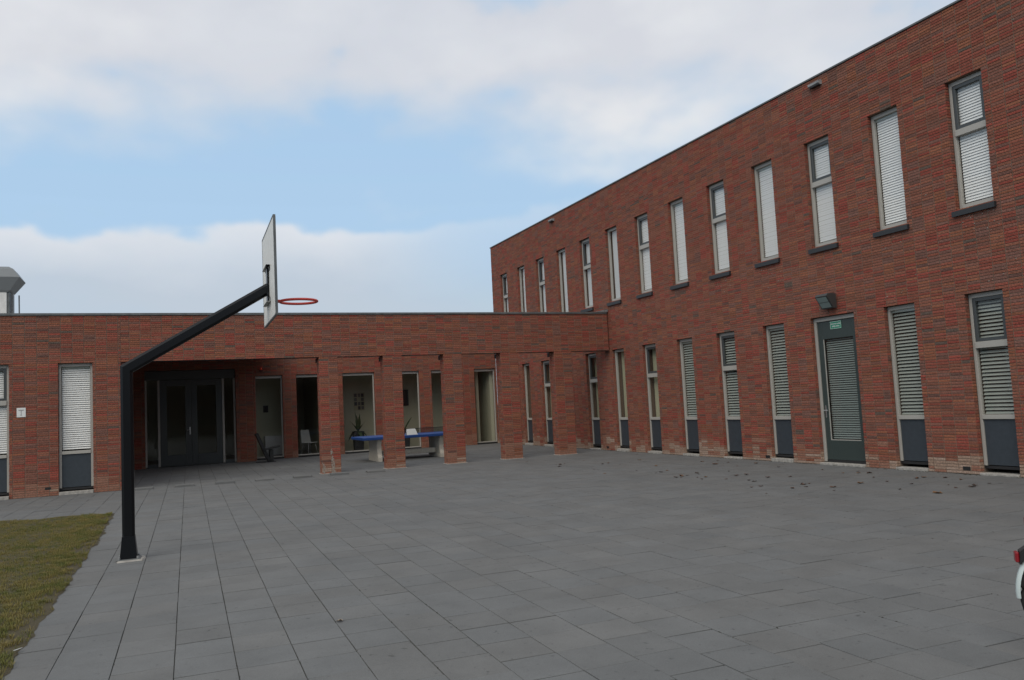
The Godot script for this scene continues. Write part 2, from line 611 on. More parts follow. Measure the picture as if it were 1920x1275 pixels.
func make_materials() -> void:
	var p := FastNoiseLite.new()
	p.seed = 31; p.frequency = 1.0; p.fractal_octaves = 3
	M.patches = p
	M.grain_tex = noise_tex(3, 0.03, 5, 0.62, 1.0)
	M.fine_tex = noise_tex(8, 0.09, 3, 0.80, 1.0)
	M.cloud_tex = noise_tex(14, 0.008, 5, 0.74, 1.0)
	M.slab_tex = stained_tex()
	M.clean_tex = noise_tex(17, 0.012, 4, 0.90, 1.0)
	M.soil_tex = noise_tex(21, 0.05, 5, 0.45, 1.0)
	M.brick_mass = brick_mat("brick_mass", Color(1, 1, 1), true)
	bump(mat("mortar", Color(0.40, 0.31, 0.235), 0.95, M.soil_tex, 3.0), M.soil_tex, 0.3)
	mat("render_plain", Color(0.32, 0.31, 0.29), 0.9, M.cloud_tex, 0.6)
	mat("soffit", Color(0.30, 0.27, 0.24), 0.9, M.cloud_tex, 0.5)
	mat("room_wall", Color(0.42, 0.42, 0.31), 0.85)
	mat("room_floor", Color(0.16, 0.14, 0.11), 0.5)
	mat("frame_paint", Color(0.50, 0.485, 0.44), 0.45, M.fine_tex, 2.0)
	mat("dark_frame", Color(0.060, 0.068, 0.070), 0.4)
	mat("panel_paint", Color(0.046, 0.058, 0.070), 0.42, M.clean_tex, 1.3)
	mat("black_rubber", Color(0.015, 0.015, 0.016), 0.7)
	mat("sill_stone", Color(0.030, 0.033, 0.036), 0.5, M.fine_tex, 3.0)
	mat("blind_metal", Color(0.33, 0.36, 0.32), 0.5)
	mat("door_blind", Color(0.215, 0.255, 0.235), 0.5)
	mat("blind_white", Color(0.84, 0.85, 0.82), 0.5)
	mat("roller_cloth", Color(0.72, 0.74, 0.72), 0.9, M.fine_tex, 5.0)
	mat("curtain_cloth", Color(0.48, 0.47, 0.32), 0.95, M.fine_tex, 3.0)
	mat("coping_metal", Color(0.17, 0.18, 0.18), 0.45, M.cloud_tex, 0.8, 0.3)
	mat("zinc", Color(0.36, 0.37, 0.37), 0.55, M.cloud_tex, 2.0, 0.2)
	mat("pale_concrete", Color(0.46, 0.44, 0.40), 0.9, M.cloud_tex, 2.5)
	mat("door_paint", Color(0.040, 0.056, 0.053), 0.38)
	mat("entrance_paint", Color(0.048, 0.055, 0.054), 0.4)
	mat("steel", Color(0.55, 0.55, 0.54), 0.3, null, 1.0, 0.9)
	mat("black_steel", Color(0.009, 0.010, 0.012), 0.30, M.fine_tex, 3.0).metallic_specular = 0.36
	mat("board_white", Color(0.82, 0.82, 0.78), 0.5, M.clean_tex, 1.2)
	mat("ring_red", Color(0.62, 0.060, 0.042), 0.45)
	mat("table_blue", Color(0.018, 0.085, 0.33), 0.5, M.fine_tex, 2.0)
	mat("table_concrete", Color(0.66, 0.62, 0.53), 0.9, M.clean_tex, 1.5)
	mat("dim_white", Color(0.42, 0.43, 0.42), 0.6)
	mat("sign_green", Color(0.010, 0.24, 0.14), 0.5)
	mat("sign_white", Color(0.72, 0.74, 0.72), 0.5)
	mat("ink", Color(0.12, 0.12, 0.13), 0.8)
	mat("photo_grey", Color(0.13, 0.13, 0.12), 0.6)
	mat("lamp_grey", Color(0.045, 0.048, 0.048), 0.5)
	mat("lamp_glass", Color(0.20, 0.26, 0.25), 0.12)
	mat("plastic_black", Color(0.014, 0.015, 0.016), 0.5)
	mat("cloth_dark", Color(0.035, 0.037, 0.038), 0.9)
	mat("red_plastic", Color(0.26, 0.015, 0.022), 0.25)
	mat("alarm_red", Color(0.85, 0.07, 0.03), 0.3)
	mat("leaf_green", Color(0.030, 0.055, 0.022), 0.5)
	mat("cabinet_grey", Color(0.78, 0.78, 0.76), 0.6, M.clean_tex, 0.8)
	mat("hood_grey", Color(0.19, 0.21, 0.22), 0.5)
	mat("lime", Color(0.60, 0.55, 0.48), 0.95, M.soil_tex, 6.0)
	mat("tyre", Color(0.014, 0.014, 0.014), 0.8)
	mat("mudguard_white", Color(0.62, 0.70, 0.68), 0.3)
	var g := StandardMaterial3D.new()
	g.resource_name = "glass"
	g.transparency = BaseMaterial3D.TRANSPARENCY_ALPHA
	g.albedo_color = Color(0.10, 0.13, 0.12, 0.015)
	g.roughness = 0.02
	g.metallic_specular = 0.5
	M.glass = g

# ------------------------------------------------------------------ ground
func paved(x: float, z: float) -> Vector2:
	# from the paving's own axes to the courtyard
	return Vector2(-13.256 + x * cos(TURN) - (z - 12.0) * sin(TURN), 12.0 + (z - 12.0) * cos(TURN) + x * sin(TURN))

func lawn_edge(z: float) -> float:
	return -13.60 - (z - 12.0) * sin(TURN) * 0.6 + 0.07 * (M.patches as FastNoiseLite).get_noise_1d(z * 0.8) + 0.035 * (M.patches as FastNoiseLite).get_noise_1d(z * 4.0 + 40.0)

func lawn_top(x: float) -> float:
	return 5.32 + (x + 13.5) * 0.30 * clampf((-13.5 - x) / 2.5, 0.0, 1.0) * 0.6 + 0.10 * (M.patches as FastNoiseLite).get_noise_1d(x * 2.0 + 90.0) + 0.03 * sin(x * 11.0)

func ground() -> void:
	var st := start()
	quad(st, Vector3(-900, -0.06, 900), Vector3(900, -0.06, 900), Vector3(900, -0.06, -900), Vector3(-900, -0.06, -900))
	var gr := part("ground", done(st), mat("far_ground", Color(0.12, 0.12, 0.09), 0.95, M.soil_tex, 0.2))
	structure(gr)
	st = start()
	quad(st, Vector3(-30, -0.009, 26), Vector3(0.4, -0.009, 26), Vector3(0.4, -0.009, -9.5), Vector3(-30, -0.009, -9.5))
	var pv := part("pavement", done(st), mat("joint_sand", Color(0.10, 0.098, 0.080), 0.95, M.soil_tex, 4.0))
	structure(pv)
	# slabs
	var sl := start()
	soft_box(sl, Vector3(-0.1862, -0.03, -0.1986), Vector3(0.1862, 0.0, 0.1986), 0.002)
	var slab_mesh := done(sl)
	var greys := []
	var mats := []
	for i in 9:
		var v := 0.213 + 0.0036 * i
		var warm := 0.0016 * ((i * 5) % 4 - 1.5)
		greys.append(Color(v * 0.972 + warm, v, v * 0.992 - warm))
	for i in greys.size():
		mats.append(slab_mat("slab_%d" % i, greys[i], false))
	var list := []
	for c in range(-46, 42):
		var shift := rng.randf() * SLAB_Z
		for r in range(-58, 36):
			var q := paved((c + 0.5) * SLAB_X, 12.0 + (r + 0.5) * SLAB_Z + shift)
			if q.x > 0.15 or q.y < -9.45 or q.y > 25.0 or q.x < -29.5: continue
			if q.x < -13.7 and q.y < -0.1: continue
			if q.x < lawn_edge(q.y) - 0.26 and q.y > lawn_top(q.x) + 0.26: continue
			var t := clampi(int(4.0 + (M.patches as FastNoiseLite).get_noise_2d(q.x * 0.5, q.y * 0.5) * 5.0 + rng.randf_range(-2.0, 2.0)), 0, 8)
			var b := Basis(Vector3.UP, -TURN + rng.randf_range(-0.004, 0.004)).rotated(Vector3.RIGHT, rng.randf_range(-0.004, 0.004)).rotated(Vector3.BACK, rng.randf_range(-0.004, 0.004))
			var pos := Vector3(q.x + rng.randf_range(-0.0012, 0.0012), rng.randf_range(-0.0025, 0.0015), q.y + rng.randf_range(-0.003, 0.003))
			var d := pos - EYE
			var z := d.dot(AHEAD)
			var size := 0.0
			if z > 0.5 and absf(d.dot(RIGHT) / z) < 0.64 and absf(d.dot(UPW) / z) < 0.43:
				size = 1.0 / z / z / z
			list.append([-size, list.size(), Transform3D(b, pos), t])
	list.sort()
	var mm := MultiMesh.new()
	mm.transform_format = MultiMesh.TRANSFORM_3D
	mm.use_colors = true
	mm.mesh = slab_mesh
	mm.instance_count = list.size() - 300
	for i in list.size():
		if i < 300:
			part("slab", slab_mesh, mats[list[i][3]], pv, list[i][2])
		else:
			mm.set_instance_transform(i - 300, list[i][2])
			mm.set_instance_color(i - 300, greys[list[i][3]])
	var mi := MultiMeshInstance3D.new()
	mi.name = "slabs"
	mi.multimesh = mm
	mi.material_override = slab_mat("slab_mass", Color(1, 1, 1), true)
	pv.add_child(mi, true)
	stuff(mi)
	# dirt and moss caught in the joints and along the foot of the wing
	var dirt := start()
	for i in 1100:
		var c := rng.randi_range(-2, 34)
		var q := paved(c * SLAB_X + rng.randf_range(-0.004, 0.004), 17.5 - pow(rng.randf(), 0.7) * 15.0)
		if q.x > -0.2: continue
		spot(dirt, Vector3(q.x, -0.006, q.y), Vector3.RIGHT, Vector3.FORWARD, Vector3.UP, rng.randf_range(0.003, 0.009), rng.randf_range(0.006, 0.035))
	for i in 600:
		spot(dirt, Vector3(-0.015 - pow(rng.randf(), 2.0) * 0.12, -0.002, -9.0 + rng.randf() * 24.0), Vector3.RIGHT, Vector3.FORWARD, Vector3.UP, rng.randf_range(0.005, 0.022), rng.randf_range(0.01, 0.05))
	stuff(part("joint_moss", done(dirt), mat("moss", Color(0.050, 0.048, 0.026), 0.95, M.soil_tex, 5.0), pv))
	# a row of lifted kerb slabs along the front of the colonnade
	for i in 7:
		var x := -13.32 + 0.915 * i
		var z := 0.42 + 0.07 * i
		var k := part("kerb_slab", boxes([[Vector3(0, -0.02, -0.30), Vector3(0.44, 0.045 + 0.005 * (i % 3), 0.0)]], 0.004), mats[7 - i % 3], pv, Transform3D(Basis(Vector3.UP, -TURN), Vector3(x, 0.0, z)))
	# lawn
	var soil := SurfaceTool.new()
	soil.begin(Mesh.PRIMITIVE_TRIANGLES)
	soil.set_smooth_group(0)
	var zs := []
	for i in 360:
		zs.append(4.6 + i * 0.06)
	for i in zs.size() - 1:
		for j in 24:
			var quadp := []
			for c in [[i, j], [i + 1, j], [i + 1, j + 1], [i, j + 1]]:
				var z: float = zs[c[0]]
				var f := pow(c[1] / 24.0, 2.2)
				var x := lawn_edge(z) + 0.05 - f * 26.0
				z = maxf(z, lawn_top(x))
				quadp.append(Vector3(x, 0.0025 + 0.014 * minf(1.0, f * 60.0) + 0.008 * sin(x * 5.0 + z * 3.0) * minf(1.0, f * 40.0), z))
			quad(soil, quadp[0], quadp[1], quadp[2], quadp[3])
	var lawn := part("lawn", done(soil), mat("lawn_soil", Color(0.120, 0.098, 0.046), 0.98, M.soil_tex, 2.0))
	structure(lawn)
	# blades
	var tuft := start()
	for i in 5:
		var a := TAU * i / 5.0 + 0.4
		var lean := Vector3(cos(a), 0, sin(a))
		var side := Vector3(-lean.z, 0, lean.x) * 0.0022
		var root := lean * 0.006
		var mid := root + lean * 0.010 + Vector3.UP * 0.022
		var tip := root + lean * (0.026 + 0.006 * (i % 3)) + Vector3.UP * (0.034 + 0.007 * (i % 2))
		quad(tuft, root - side, root + side, mid + side * 0.8, mid - side * 0.8)
		tri(tuft, mid - side * 0.8, mid + side * 0.8, tip)
	var tm := done(tuft)
	var where := []
	for i in 120000:
		var x := -13.5 - pow(rng.randf(), 1.7) * 9.0
		var z := 4.7 + rng.randf() * 13.5
		var inside := minf(lawn_edge(z) - x, (z - lawn_top(x)) * 1.0)
		if inside < -0.05: continue
		var pn := (M.patches as FastNoiseLite).get_noise_2d(x * 1.3, z * 1.3)
		var fine := (M.patches as FastNoiseLite).get_noise_2d(x * 4.0 + 50.0, z * 4.0)
		var keep := 0.92 * smoothstep(-0.05, 0.22, inside + pn * 0.25) + 0.06
		if rng.randf() > keep * (0.75 + fine * 0.5): continue
		where.append([x, z, pn, fine, inside])
	var gm := MultiMesh.new()
	gm.transform_format = MultiMesh.TRANSFORM_3D
	gm.use_colors = true
	gm.mesh = tm
	gm.instance_count = where.size()
	for i in where.size():
		var q: Array = where[i]
		var s := rng.randf_range(0.55, 1.15)
		var b := Basis(Vector3.UP, rng.randf() * TAU).scaled(Vector3(s, s * rng.randf_range(0.6, 1.15), s))
		gm.set_instance_transform(i, Transform3D(b, Vector3(q[0], 0.008, q[1])))
		var dry := clampf(0.50 + q[3] * 0.9 - q[2] * 0.5 + rng.randf_range(-0.25, 0.25), 0.0, 1.0)
		gm.set_instance_color(i, Color(0.092, 0.108, 0.016).lerp(Color(0.205, 0.160, 0.042), dry))
	var gi := MultiMeshInstance3D.new()
	gi.name = "grass"
	gi.multimesh = gm
	var bm := mat("grass_blade", Color(1, 1, 1), 0.8)
	bm.vertex_color_use_as_albedo = true
	bm.cull_mode = BaseMaterial3D.CULL_DISABLED
	gi.material_override = bm
	add_child(gi, true)
	stuff(gi)
	tag(gi, "short half dry grass of the lawn at the edge of the paving", "grass")

func slab_mat(called: String, c: Color, by_vertex: bool) -> StandardMaterial3D:
	var m := mat(called, c, 0.86, M.slab_tex, 0.19)
	m.vertex_color_use_as_albedo = by_vertex
	m.metallic_specular = 0.35
	m.detail_enabled = true
	m.detail_albedo = M.fine_tex
	m.detail_blend_mode = BaseMaterial3D.BLEND_MODE_MUL
	m.detail_uv_layer = BaseMaterial3D.DETAIL_UV_2
	m.uv2_triplanar = true
	m.uv2_world_triplanar = true
	m.uv2_scale = Vector3.ONE * 3.7
	bump(m, M.fine_tex, 0.08)
	return m

# ------------------------------------------------------------------ the two-storey wing on the right
func wing() -> void:
	var b := thing("two_storey_brick_building", "long two storey red brick wing with rows of tall narrow windows along the paving", "building")
	var z0 := -9.32
	var len := 30.0
	var org := Vector3(0, 0, z0)
	var n := Vector3.LEFT
	var low := []
	var up := []
	for k in 17:
		var z := -8.42 + 1.705 * k
		up.append(Rect2(z - z0, 89 * COURSE, 0.69, 44 * COURSE))
		if k == 10:
			low.append(Rect2(8.42 - z0, 0.0, 1.18, 3.0625))
		else:
			low.append(Rect2(z - z0, 0.0, 0.69, 3.0625))
	var holes := low + up
	var w := wall("wall", b, org, n, len, 8.0625, 0.33, grown(holes, 0.008), M.mortar)
	var job := []
	lay(job, w, org, n, len, 8.0625, holes, 0.0)
	reveals(job, w, org, n, holes, 0.10)
	spread(job, b)
	# floors, back and end walls, roof
	var e := z0 + len
	part("floor_slab", boxes([[Vector3(0.345, -0.05, z0 + 0.3), Vector3(4.6, 0.03, e - 0.3)], [Vector3(0.345, 3.3, z0 + 0.3), Vector3(4.6, 3.7, e - 0.3)]]), M.room_floor, b)
	part("inner_wall", boxes([[Vector3(4.6, -0.05, z0 + 0.005), Vector3(4.9, 7.7, e)], [Vector3(0.345, -0.05, z0 + 0.005), Vector3(4.595, 7.7, z0 + 0.295)], [Vector3(0.345, -0.05, e - 0.295), Vector3(4.595, 7.7, e)]]), M.room_wall, b)
	part("roof", boxes([[Vector3(0.345, 7.705, z0 + 0.005), Vector3(4.9, 7.95, e)]]), M.soffit, b)
	part("coping", boxes([[Vector3(-0.025, 8.067, z0 - 0.02), Vector3(0.37, 8.106, e + 0.02)]], 0.006), M.coping_metal, b)
	# windows
	var kinds := {}
	var ub := {"sill": true, "inside": "blind", "tilt": 1.17, "pitch": 0.049, "depth": 0.056, "slat": "blind_white"}
	kinds["up_plain"] = window_kind(0.69, 44 * COURSE, ub)
	kinds["up_transom"] = window_kind(0.69, 44 * COURSE, ub.merged({"transom": 1.28}))
	kinds["up_far"] = window_kind(0.69, 44 * COURSE, {"sill": true, "inside": "roller"})
	kinds["up_far_transom"] = window_kind(0.69, 44 * COURSE, {"sill": true, "inside": "roller", "transom": 1.28})
	var lb := {"panel": 0.83, "inside": "blind", "tilt": 0.84, "pitch": 0.064, "depth": 0.058}
	kinds["low_plain"] = window_kind(0.69, 2.9625, lb)
	kinds["low_transom"] = window_kind(0.69, 2.9625, lb.merged({"transom": 2.03}))
	kinds["low_curtain"] = window_kind(0.69, 2.9625, {"panel": 0.83, "inside": "curtain", "wide": 1.0})
	kinds["low_curtain_transom"] = window_kind(0.69, 2.9625, {"panel": 0.83, "inside": "curtain", "wide": 1.0, "transom": 2.03})
	kinds["low_half"] = window_kind(0.69, 2.9625, lb.merged({"curtain": true, "wide": 0.6, "tilt": 0.35}))
	var bs := Basis(Vector3.BACK, Vector3.UP, Vector3.LEFT)
	for k in 17:
		var z := -8.42 + 1.705 * k
		var key := "up_plain" if k % 2 == 1 else "up_transom"
		if k < 6: key = "up_far" if k % 2 == 1 else "up_far_transom"
		put_window(kinds, key, b, Transform3D(bs, Vector3(0, 89 * COURSE, z)))
		if k == 10: continue
		key = "low_plain" if k % 2 == 1 else "low_transom"
		if k < 7: key = "low_curtain" if k % 2 == 1 else "low_curtain_transom"
		if k == 7: key = "low_half"
		put_window(kinds, key, b, Transform3D(bs, Vector3(0, 0.10, z)))
		part("threshold", boxes([[Vector3(-0.035, -0.01, z + 0.004), Vector3(0.2, 0.035 + 0.012 * ((k * 3) % 4), z + 0.686)]], 0.006), M.pale_concrete, b)
	for k in kinds: kinds[k].free()
	# the door
	var d := holder("door", b, Transform3D(bs, Vector3(0, 0.0, 8.42)))
	var f := 0.07
	part("frame", boxes([[Vector3(0.002, 0.06, -0.18), Vector3(f, 3.06, -0.09)], [Vector3(1.18 - f, 0.06, -0.18), Vector3(1.178, 3.06, -0.09)], [Vector3(f + 0.001, 2.975, -0.178), Vector3(1.179 - f, 3.058, -0.088)]], 0.004), M.frame_paint, d)
	var l0 := f + 0.004
	var l1 := 1.18 - f - 0.004
	part("leaf", boxes([[Vector3(l0, 0.10, -0.165), Vector3(l0 + 0.13, 2.97, -0.115)], [Vector3(l1 - 0.10, 0.10, -0.165), Vector3(l1, 2.97, -0.115)],
		[Vector3(l0 + 0.1305, 0.10, -0.164), Vector3(l1 - 0.1005, 0.50, -0.116)], [Vector3(l0 + 0.1305, 2.60, -0.164), Vector3(l1 - 0.1005, 2.97, -0.116)]], 0.004), M.door_paint, d)
	pane(d, l0 + 0.13, l1 - 0.10, 0.50, 2.60, -0.14)
	part("glazing_bead", boxes([[Vector3(l0 + 0.131, 0.501, -0.134), Vector3(l0 + 0.147, 2.599, -0.12)], [Vector3(l0 + 0.148, 0.501, -0.134), Vector3(l1 - 0.101, 0.517, -0.12)]]), M.frame_paint, d)
	stuff(part("blind", slats(l1 - l0 - 0.27, 0.53, 2.60, 0, 0.046, 0.044, 0.80), M.door_blind, d, Transform3D(Basis(), Vector3(l0 + 0.15, 0, -0.185))))
	var hs := start()
	soft_box(hs, Vector3(l0 + 0.04, 0.97, -0.116), Vector3(l0 + 0.075, 1.22, -0.108), 0.003)
	tube(hs, [Vector3(l0 + 0.057, 1.12, -0.11), Vector3(l0 + 0.057, 1.12, -0.055), Vector3(l0 + 0.17, 1.118, -0.05)], 0.010, 8)
	part("handle", done(hs), M.steel, d)
	part("kickboard", boxes([[Vector3(0.07, 0.045, -0.17), Vector3(1.11, 0.098, -0.11)]]), M.black_rubber, d)
	part("threshold", boxes([[Vector3(-0.002, -0.01, -0.2), Vector3(1.18, 0.044, 0.04)]], 0.006), M.pale_concrete, d)
	# air bricks at the foot
	for z in [6.72, 11.72, -0.55]:
		part("air_vent", boxes([[Vector3(-0.007, 0.065, z), Vector3(0.0, 0.125, z + 0.14)], [Vector3(-0.0095, 0.105, z + 0.004), Vector3(-0.0065, 0.112, z + 0.136)], [Vector3(-0.0095, 0.085, z + 0.004), Vector3(-0.0065, 0.092, z + 0.136)]]), M.black_rubber, b)
	# lime and droppings on the bricks
	var spots := start()
	for i in 700:
		var y := 0.7 + rng.randf() * 7.2
		var z := z0 + 0.3 + rng.randf() * (len - 6.0)
		if i > 240:
			var k := rng.randi() % 14
			z = -8.42 + 1.705 * k + rng.randf_range(0.05, 0.75)
			y = (4.40 - pow(rng.randf(), 2.0) * 0.5) if i % 3 else (3.10 + rng.randf() * 0.22)
		elif i > 160:
			y = 7.95 - pow(rng.randf(), 2.0) * 1.2
		var q := Vector2(z - z0, y)
		if holes.any(func(hl): return (hl as Rect2).grow(0.15).has_point(q)): continue
		spot(spots, Vector3(-0.004, y, z), Vector3.BACK, Vector3.UP, Vector3.LEFT, rng.randf_range(0.006, 0.022), rng.randf_range(0.004, 0.012))
	stuff(part("lime_spots", done(spots), M.lime, b))

	# fittings on the wing, each a thing of its own
	var lamp := thing("floodlight", "dark grey wall floodlight with slanted glass above the exit door", "lamp", Vector3(0, 3.2, 8.90))
	var st := start()
	# profile in out-from-wall / height
	prism(st, [Vector3(-0.035, 0.0, 0), Vector3(-0.115, 0.0, 0), Vector3(-0.285, 0.25, 0), Vector3(-0.245, 0.30, 0), Vector3(-0.035, 0.30, 0)], Vector3(0, 0, 0.32))
	part("housing", done(st), M.lamp_grey, lamp)
	st = start()
	var a := Vector3(-0.118, -0.002, 0.0)
	var c := Vector3(-0.288, 0.248, 0.0)
	var nn := Vector3(-0.25, -0.17, 0).normalized()
	for s in [[0.10, 0.50], [0.54, 0.92]]:
		var p0: Vector3 = a.lerp(c, s[0]) + nn * 0.002
		var p1: Vector3 = a.lerp(c, s[1]) + nn * 0.002
		hexa_slab(st, p0 + Vector3(0, 0, 0.03), p0 + Vector3(0, 0, 0.29), p1 + Vector3(0, 0, 0.29), p1 + Vector3(0, 0, 0.03), nn * 0.005)
	part("lens", done(st), M.lamp_glass, lamp)
	part("bracket", boxes([[Vector3(-0.036, 0.06, 0.10), Vector3(0.004, 0.2, 0.22)]]), M.lamp_grey, lamp)

	var sg := thing("exit_sign", "small green sign with white lettering at the top of the glazed door", "sign", Vector3(0.112, 2.79, 8.86))
	part("plate", boxes([[Vector3(-0.006, 0, 0), Vector3(0.0, 0.16, 0.30)]]), M.sign_green, sg)
	part("border", boxes([[Vector3(-0.0075, 0.006, 0.006), Vector3(-0.0058, 0.012, 0.294)], [Vector3(-0.0075, 0.148, 0.006), Vector3(-0.0058, 0.154, 0.294)],
		[Vector3(-0.0075, 0.0125, 0.006), Vector3(-0.0058, 0.1475, 0.012)], [Vector3(-0.0075, 0.0125, 0.288), Vector3(-0.0058, 0.1475, 0.294)]]), M.sign_white, sg)
	var lines := ["NOODUITGANG", "VRIJLATEN"]
	for i in 2:
		var tmesh := TextMesh.new()
		var font := SystemFont.new()
		font.font_names = PackedStringArray(["Droid Sans"])
		font.font_weight = 700
		tmesh.font = font
		tmesh.text = lines[i]
		tmesh.font_size = 32
		tmesh.pixel_size = 0.0011 if i == 0 else 0.00125
		tmesh.depth = 0.002
		part("lettering", tmesh, M.sign_white, sg, Transform3D(bs, Vector3(-0.0072, 0.105 - 0.05 * i, 0.15)))
	for q in [[8.98, "near end"], [-3.58, "far end"]]:
		var v := thing("wall_vent", "small pale vent box under the roof edge of the wing, at its %s" % q[1], "vent", Vector3(0, 7.86, q[0]))
		var vs := start()
		prism(vs, [Vector3(0.0, 0, 0), Vector3(-0.06, 0, 0), Vector3(-0.10, 0.03, 0), Vector3(-0.10, 0.075, 0), Vector3(0.0, 0.105, 0)], Vector3(0, 0, 0.30))
		part("cover", done(vs), M.zinc, v)
		part("outlet", boxes([[Vector3(-0.085, -0.012, 0.03), Vector3(-0.01, -0.001, 0.27)]]), M.black_rubber, v)

func hexa_slab(st: SurfaceTool, a: Vector3, b: Vector3, c: Vector3, d: Vector3, t: Vector3) -> void:
	# a thin plate with corners a b c d and thickness t
	var f := (b - a).cross(c - a).dot(t) > 0.0
	var p := [a, b, c, d] if f else [d, c, b, a]
	quad(st, p[0] + t, p[1] + t, p[2] + t, p[3] + t)
	quad(st, p[3], p[2], p[1], p[0])
	for i in 4:
		var j := (i + 1) % 4
		quad(st, p[i], p[j], p[j] + t, p[i] + t)

func spot(st: SurfaceTool, at: Vector3, u: Vector3, v: Vector3, n: Vector3, rx: float, ry: float) -> void:
	var k := 7
	var top := []
	for i in k:
		var a := TAU * i / k
		var r := rng.randf_range(0.55, 1.2)
		top.append(at + (u * cos(a) * rx + v * sin(a) * ry) * r)
	var peak := at + n * 0.009
	for i in k:
		tri(st, peak, top[i] - n * 0.001, top[(i + 1) % k] - n * 0.001)

# ------------------------------------------------------------------ the low block with the colonnade
func low_block() -> void:
	var b := thing("low_brick_building", "low flat roofed red brick school block with an open colonnade and dark entrance doors", "building")
	var job := []
	var top := 4.1875
	# left part, facing the lawn
	var o1 := Vector3(-26.0, 0, 0)
	var h1 := []
	for x in [-14.88, -16.59, -18.30, -20.01]:
		h1.append(Rect2(x + 26.0, 0.0, 0.72, 3.0625))
	var w1 := wall("wall", b, o1, Vector3.BACK, 12.45 - 0.008, top, 0.33, grown(h1, 0.008), M.mortar)
	lay(job, w1, o1, Vector3.BACK, 12.45, top, h1, 0.03, 0.35)
	reveals(job, w1, o1, Vector3.BACK, h1, 0.10)
	# its return beside the entrance
	var w2 := wall("return_wall", b, Vector3(-13.55, 0, 0) + Vector3(0, 0, -0.34), Vector3.RIGHT, 8.6, top, 0.33, [], M.mortar)
	lay(job, w2, Vector3(-13.55, 0, 0), Vector3.RIGHT, 8.8, top, [], 0.1, 0.3)
	# entrance wall
	var o3 := Vector3(-13.55, 0, -8.8)
	var h3 := [Rect2(0.35, 0, 2.95, 65 * COURSE)]
	var w3 := wall("entrance_wall", b, o3, Vector3.BACK, 3.95, top, 0.33, grown(h3, 0.008), M.mortar)
	lay(job, w3, o3, Vector3.BACK, 3.95, top, h3, 0.0, 0.2)
	reveals(job, w3, o3, Vector3.BACK, h3, 0.14)
	lay(job, w3, Vector3(-9.6, 0, -8.8), Vector3.RIGHT, 0.6, top, [], 0.0, 0.2)
	# window wall at the back of the court
	var o4 := Vector3(-9.6, 0, -9.32)
	var h4 := []
	for q in [[-9.52, -8.56], [-8.06, -7.10], [-6.33, -5.10], [-4.58, -3.30], [-2.80, -1.72], [-0.97, -0.06]]:
		h4.append(Rect2(q[0] + 9.6, 0.0, q[1] - q[0], 3.0625))
	var w4 := wall("window_wall", b, o4, Vector3.BACK, 9.6, top, 0.33, grown(h4, 0.008), M.mortar)
	lay(job, w4, o4, Vector3.BACK, 9.6, top, h4, 0.11, 0.5)
	reveals(job, w4, o4, Vector3.BACK, h4, 0.08)
	# beam over the colonnade
	var o5 := Vector3(-13.55, 3.0625, 0)
	var w5 := part("beam", boxes([[Vector3(-13.5585, 3.0705, -0.338), Vector3(-0.035, top, -0.008)]]), M.mortar, b)
	lay(job, w5, o5, Vector3.BACK, 13.52, top - 3.0625, [], fposmod(0.03 + 12.45, PITCH), 0.0)
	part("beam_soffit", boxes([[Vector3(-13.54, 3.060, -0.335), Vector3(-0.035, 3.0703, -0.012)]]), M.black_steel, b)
	# pillars
	for i in 5:
		var x := -8.84 + 1.73 * i
		var pw := 0.50 + 0.020 * i
		var pl := part("pillar", boxes([[Vector3(0.008, -0.02, -0.322), Vector3(pw - 0.008, 3.06, -0.008)]]), M.mortar, b, Transform3D(Basis(), Vector3(x, 0, 0.001)))
		var sub := []
		lay(sub, pl, Vector3(x, 0, 0), Vector3.BACK, pw, 3.0625, [], 0.0, 0.5, pw / 2)
		lay(sub, pl, Vector3(x, 0, -0.33), Vector3.LEFT, 0.33, 3.0625, [], 0.0, 0.5, 0.165)
		lay(sub, pl, Vector3(x + pw, 0, 0), Vector3.RIGHT, 0.33, 3.0625, [], 0.0, 0.5, 0.165)
		lay(sub, pl, Vector3(x + pw, 0, -0.33), Vector3.FORWARD, pw, 3.0625, [], 0.0, 0.5, pw / 2)
		job.append_array(sub)
		part("shade_notch", boxes([[Vector3(x - 0.006, 2.93, -0.47), Vector3(x + 0.12, 3.058, -0.341)]], 0.004), M.black_steel, b)  # added dark block standing in for the shaded notch at the pillar top
		part("plinth", boxes([[Vector3(x - 0.03, -0.01, -0.36), Vector3(x + pw + 0.03, 0.012, 0.035)]], 0.004), M.pale_concrete, b)
	# lime run down the first pillar
	var st := start()
	for i in 90:
		var y := pow(rng.randf(), 1.4) * 0.62
		var x := -8.84 + 0.27 + rng.randf_range(-0.05, 0.05) * (1.0 - y) + 0.06 * (0.5 - y)
		if i % 4 == 0: x = -8.84 + rng.randf_range(0.01, 0.08)
		if i % 4 == 0: y *= 0.45
		spot(st, Vector3(x, 0.02 + y, 0.002), Vector3.RIGHT, Vector3.UP, Vector3.BACK, rng.randf_range(0.006, 0.022), rng.randf_range(0.012, 0.040))
	stuff(part("lime_streaks", done(st), M.lime, b))
	spread(job, b)
	fix_owner(b)
	# coping, roofs, rooms
	part("coping", boxes([[Vector3(-26.0, top + 0.002, -0.37), Vector3(-0.05, 4.25, 0.025)]], 0.006), M.coping_metal, b)
	st = start()
	hexa(st, [Vector3(-0.42, 4.252, 0.03), Vector3(-0.012, 4.252, 0.03), Vector3(-0.012, 4.252, -0.4), Vector3(-0.42, 4.252, -0.4),
		Vector3(-0.40, 4.262, 0.03), Vector3(-0.012, 4.33, 0.03), Vector3(-0.012, 4.33, -0.4), Vector3(-0.40, 4.262, -0.4)])
	part("flashing", done(st), M.zinc, b)
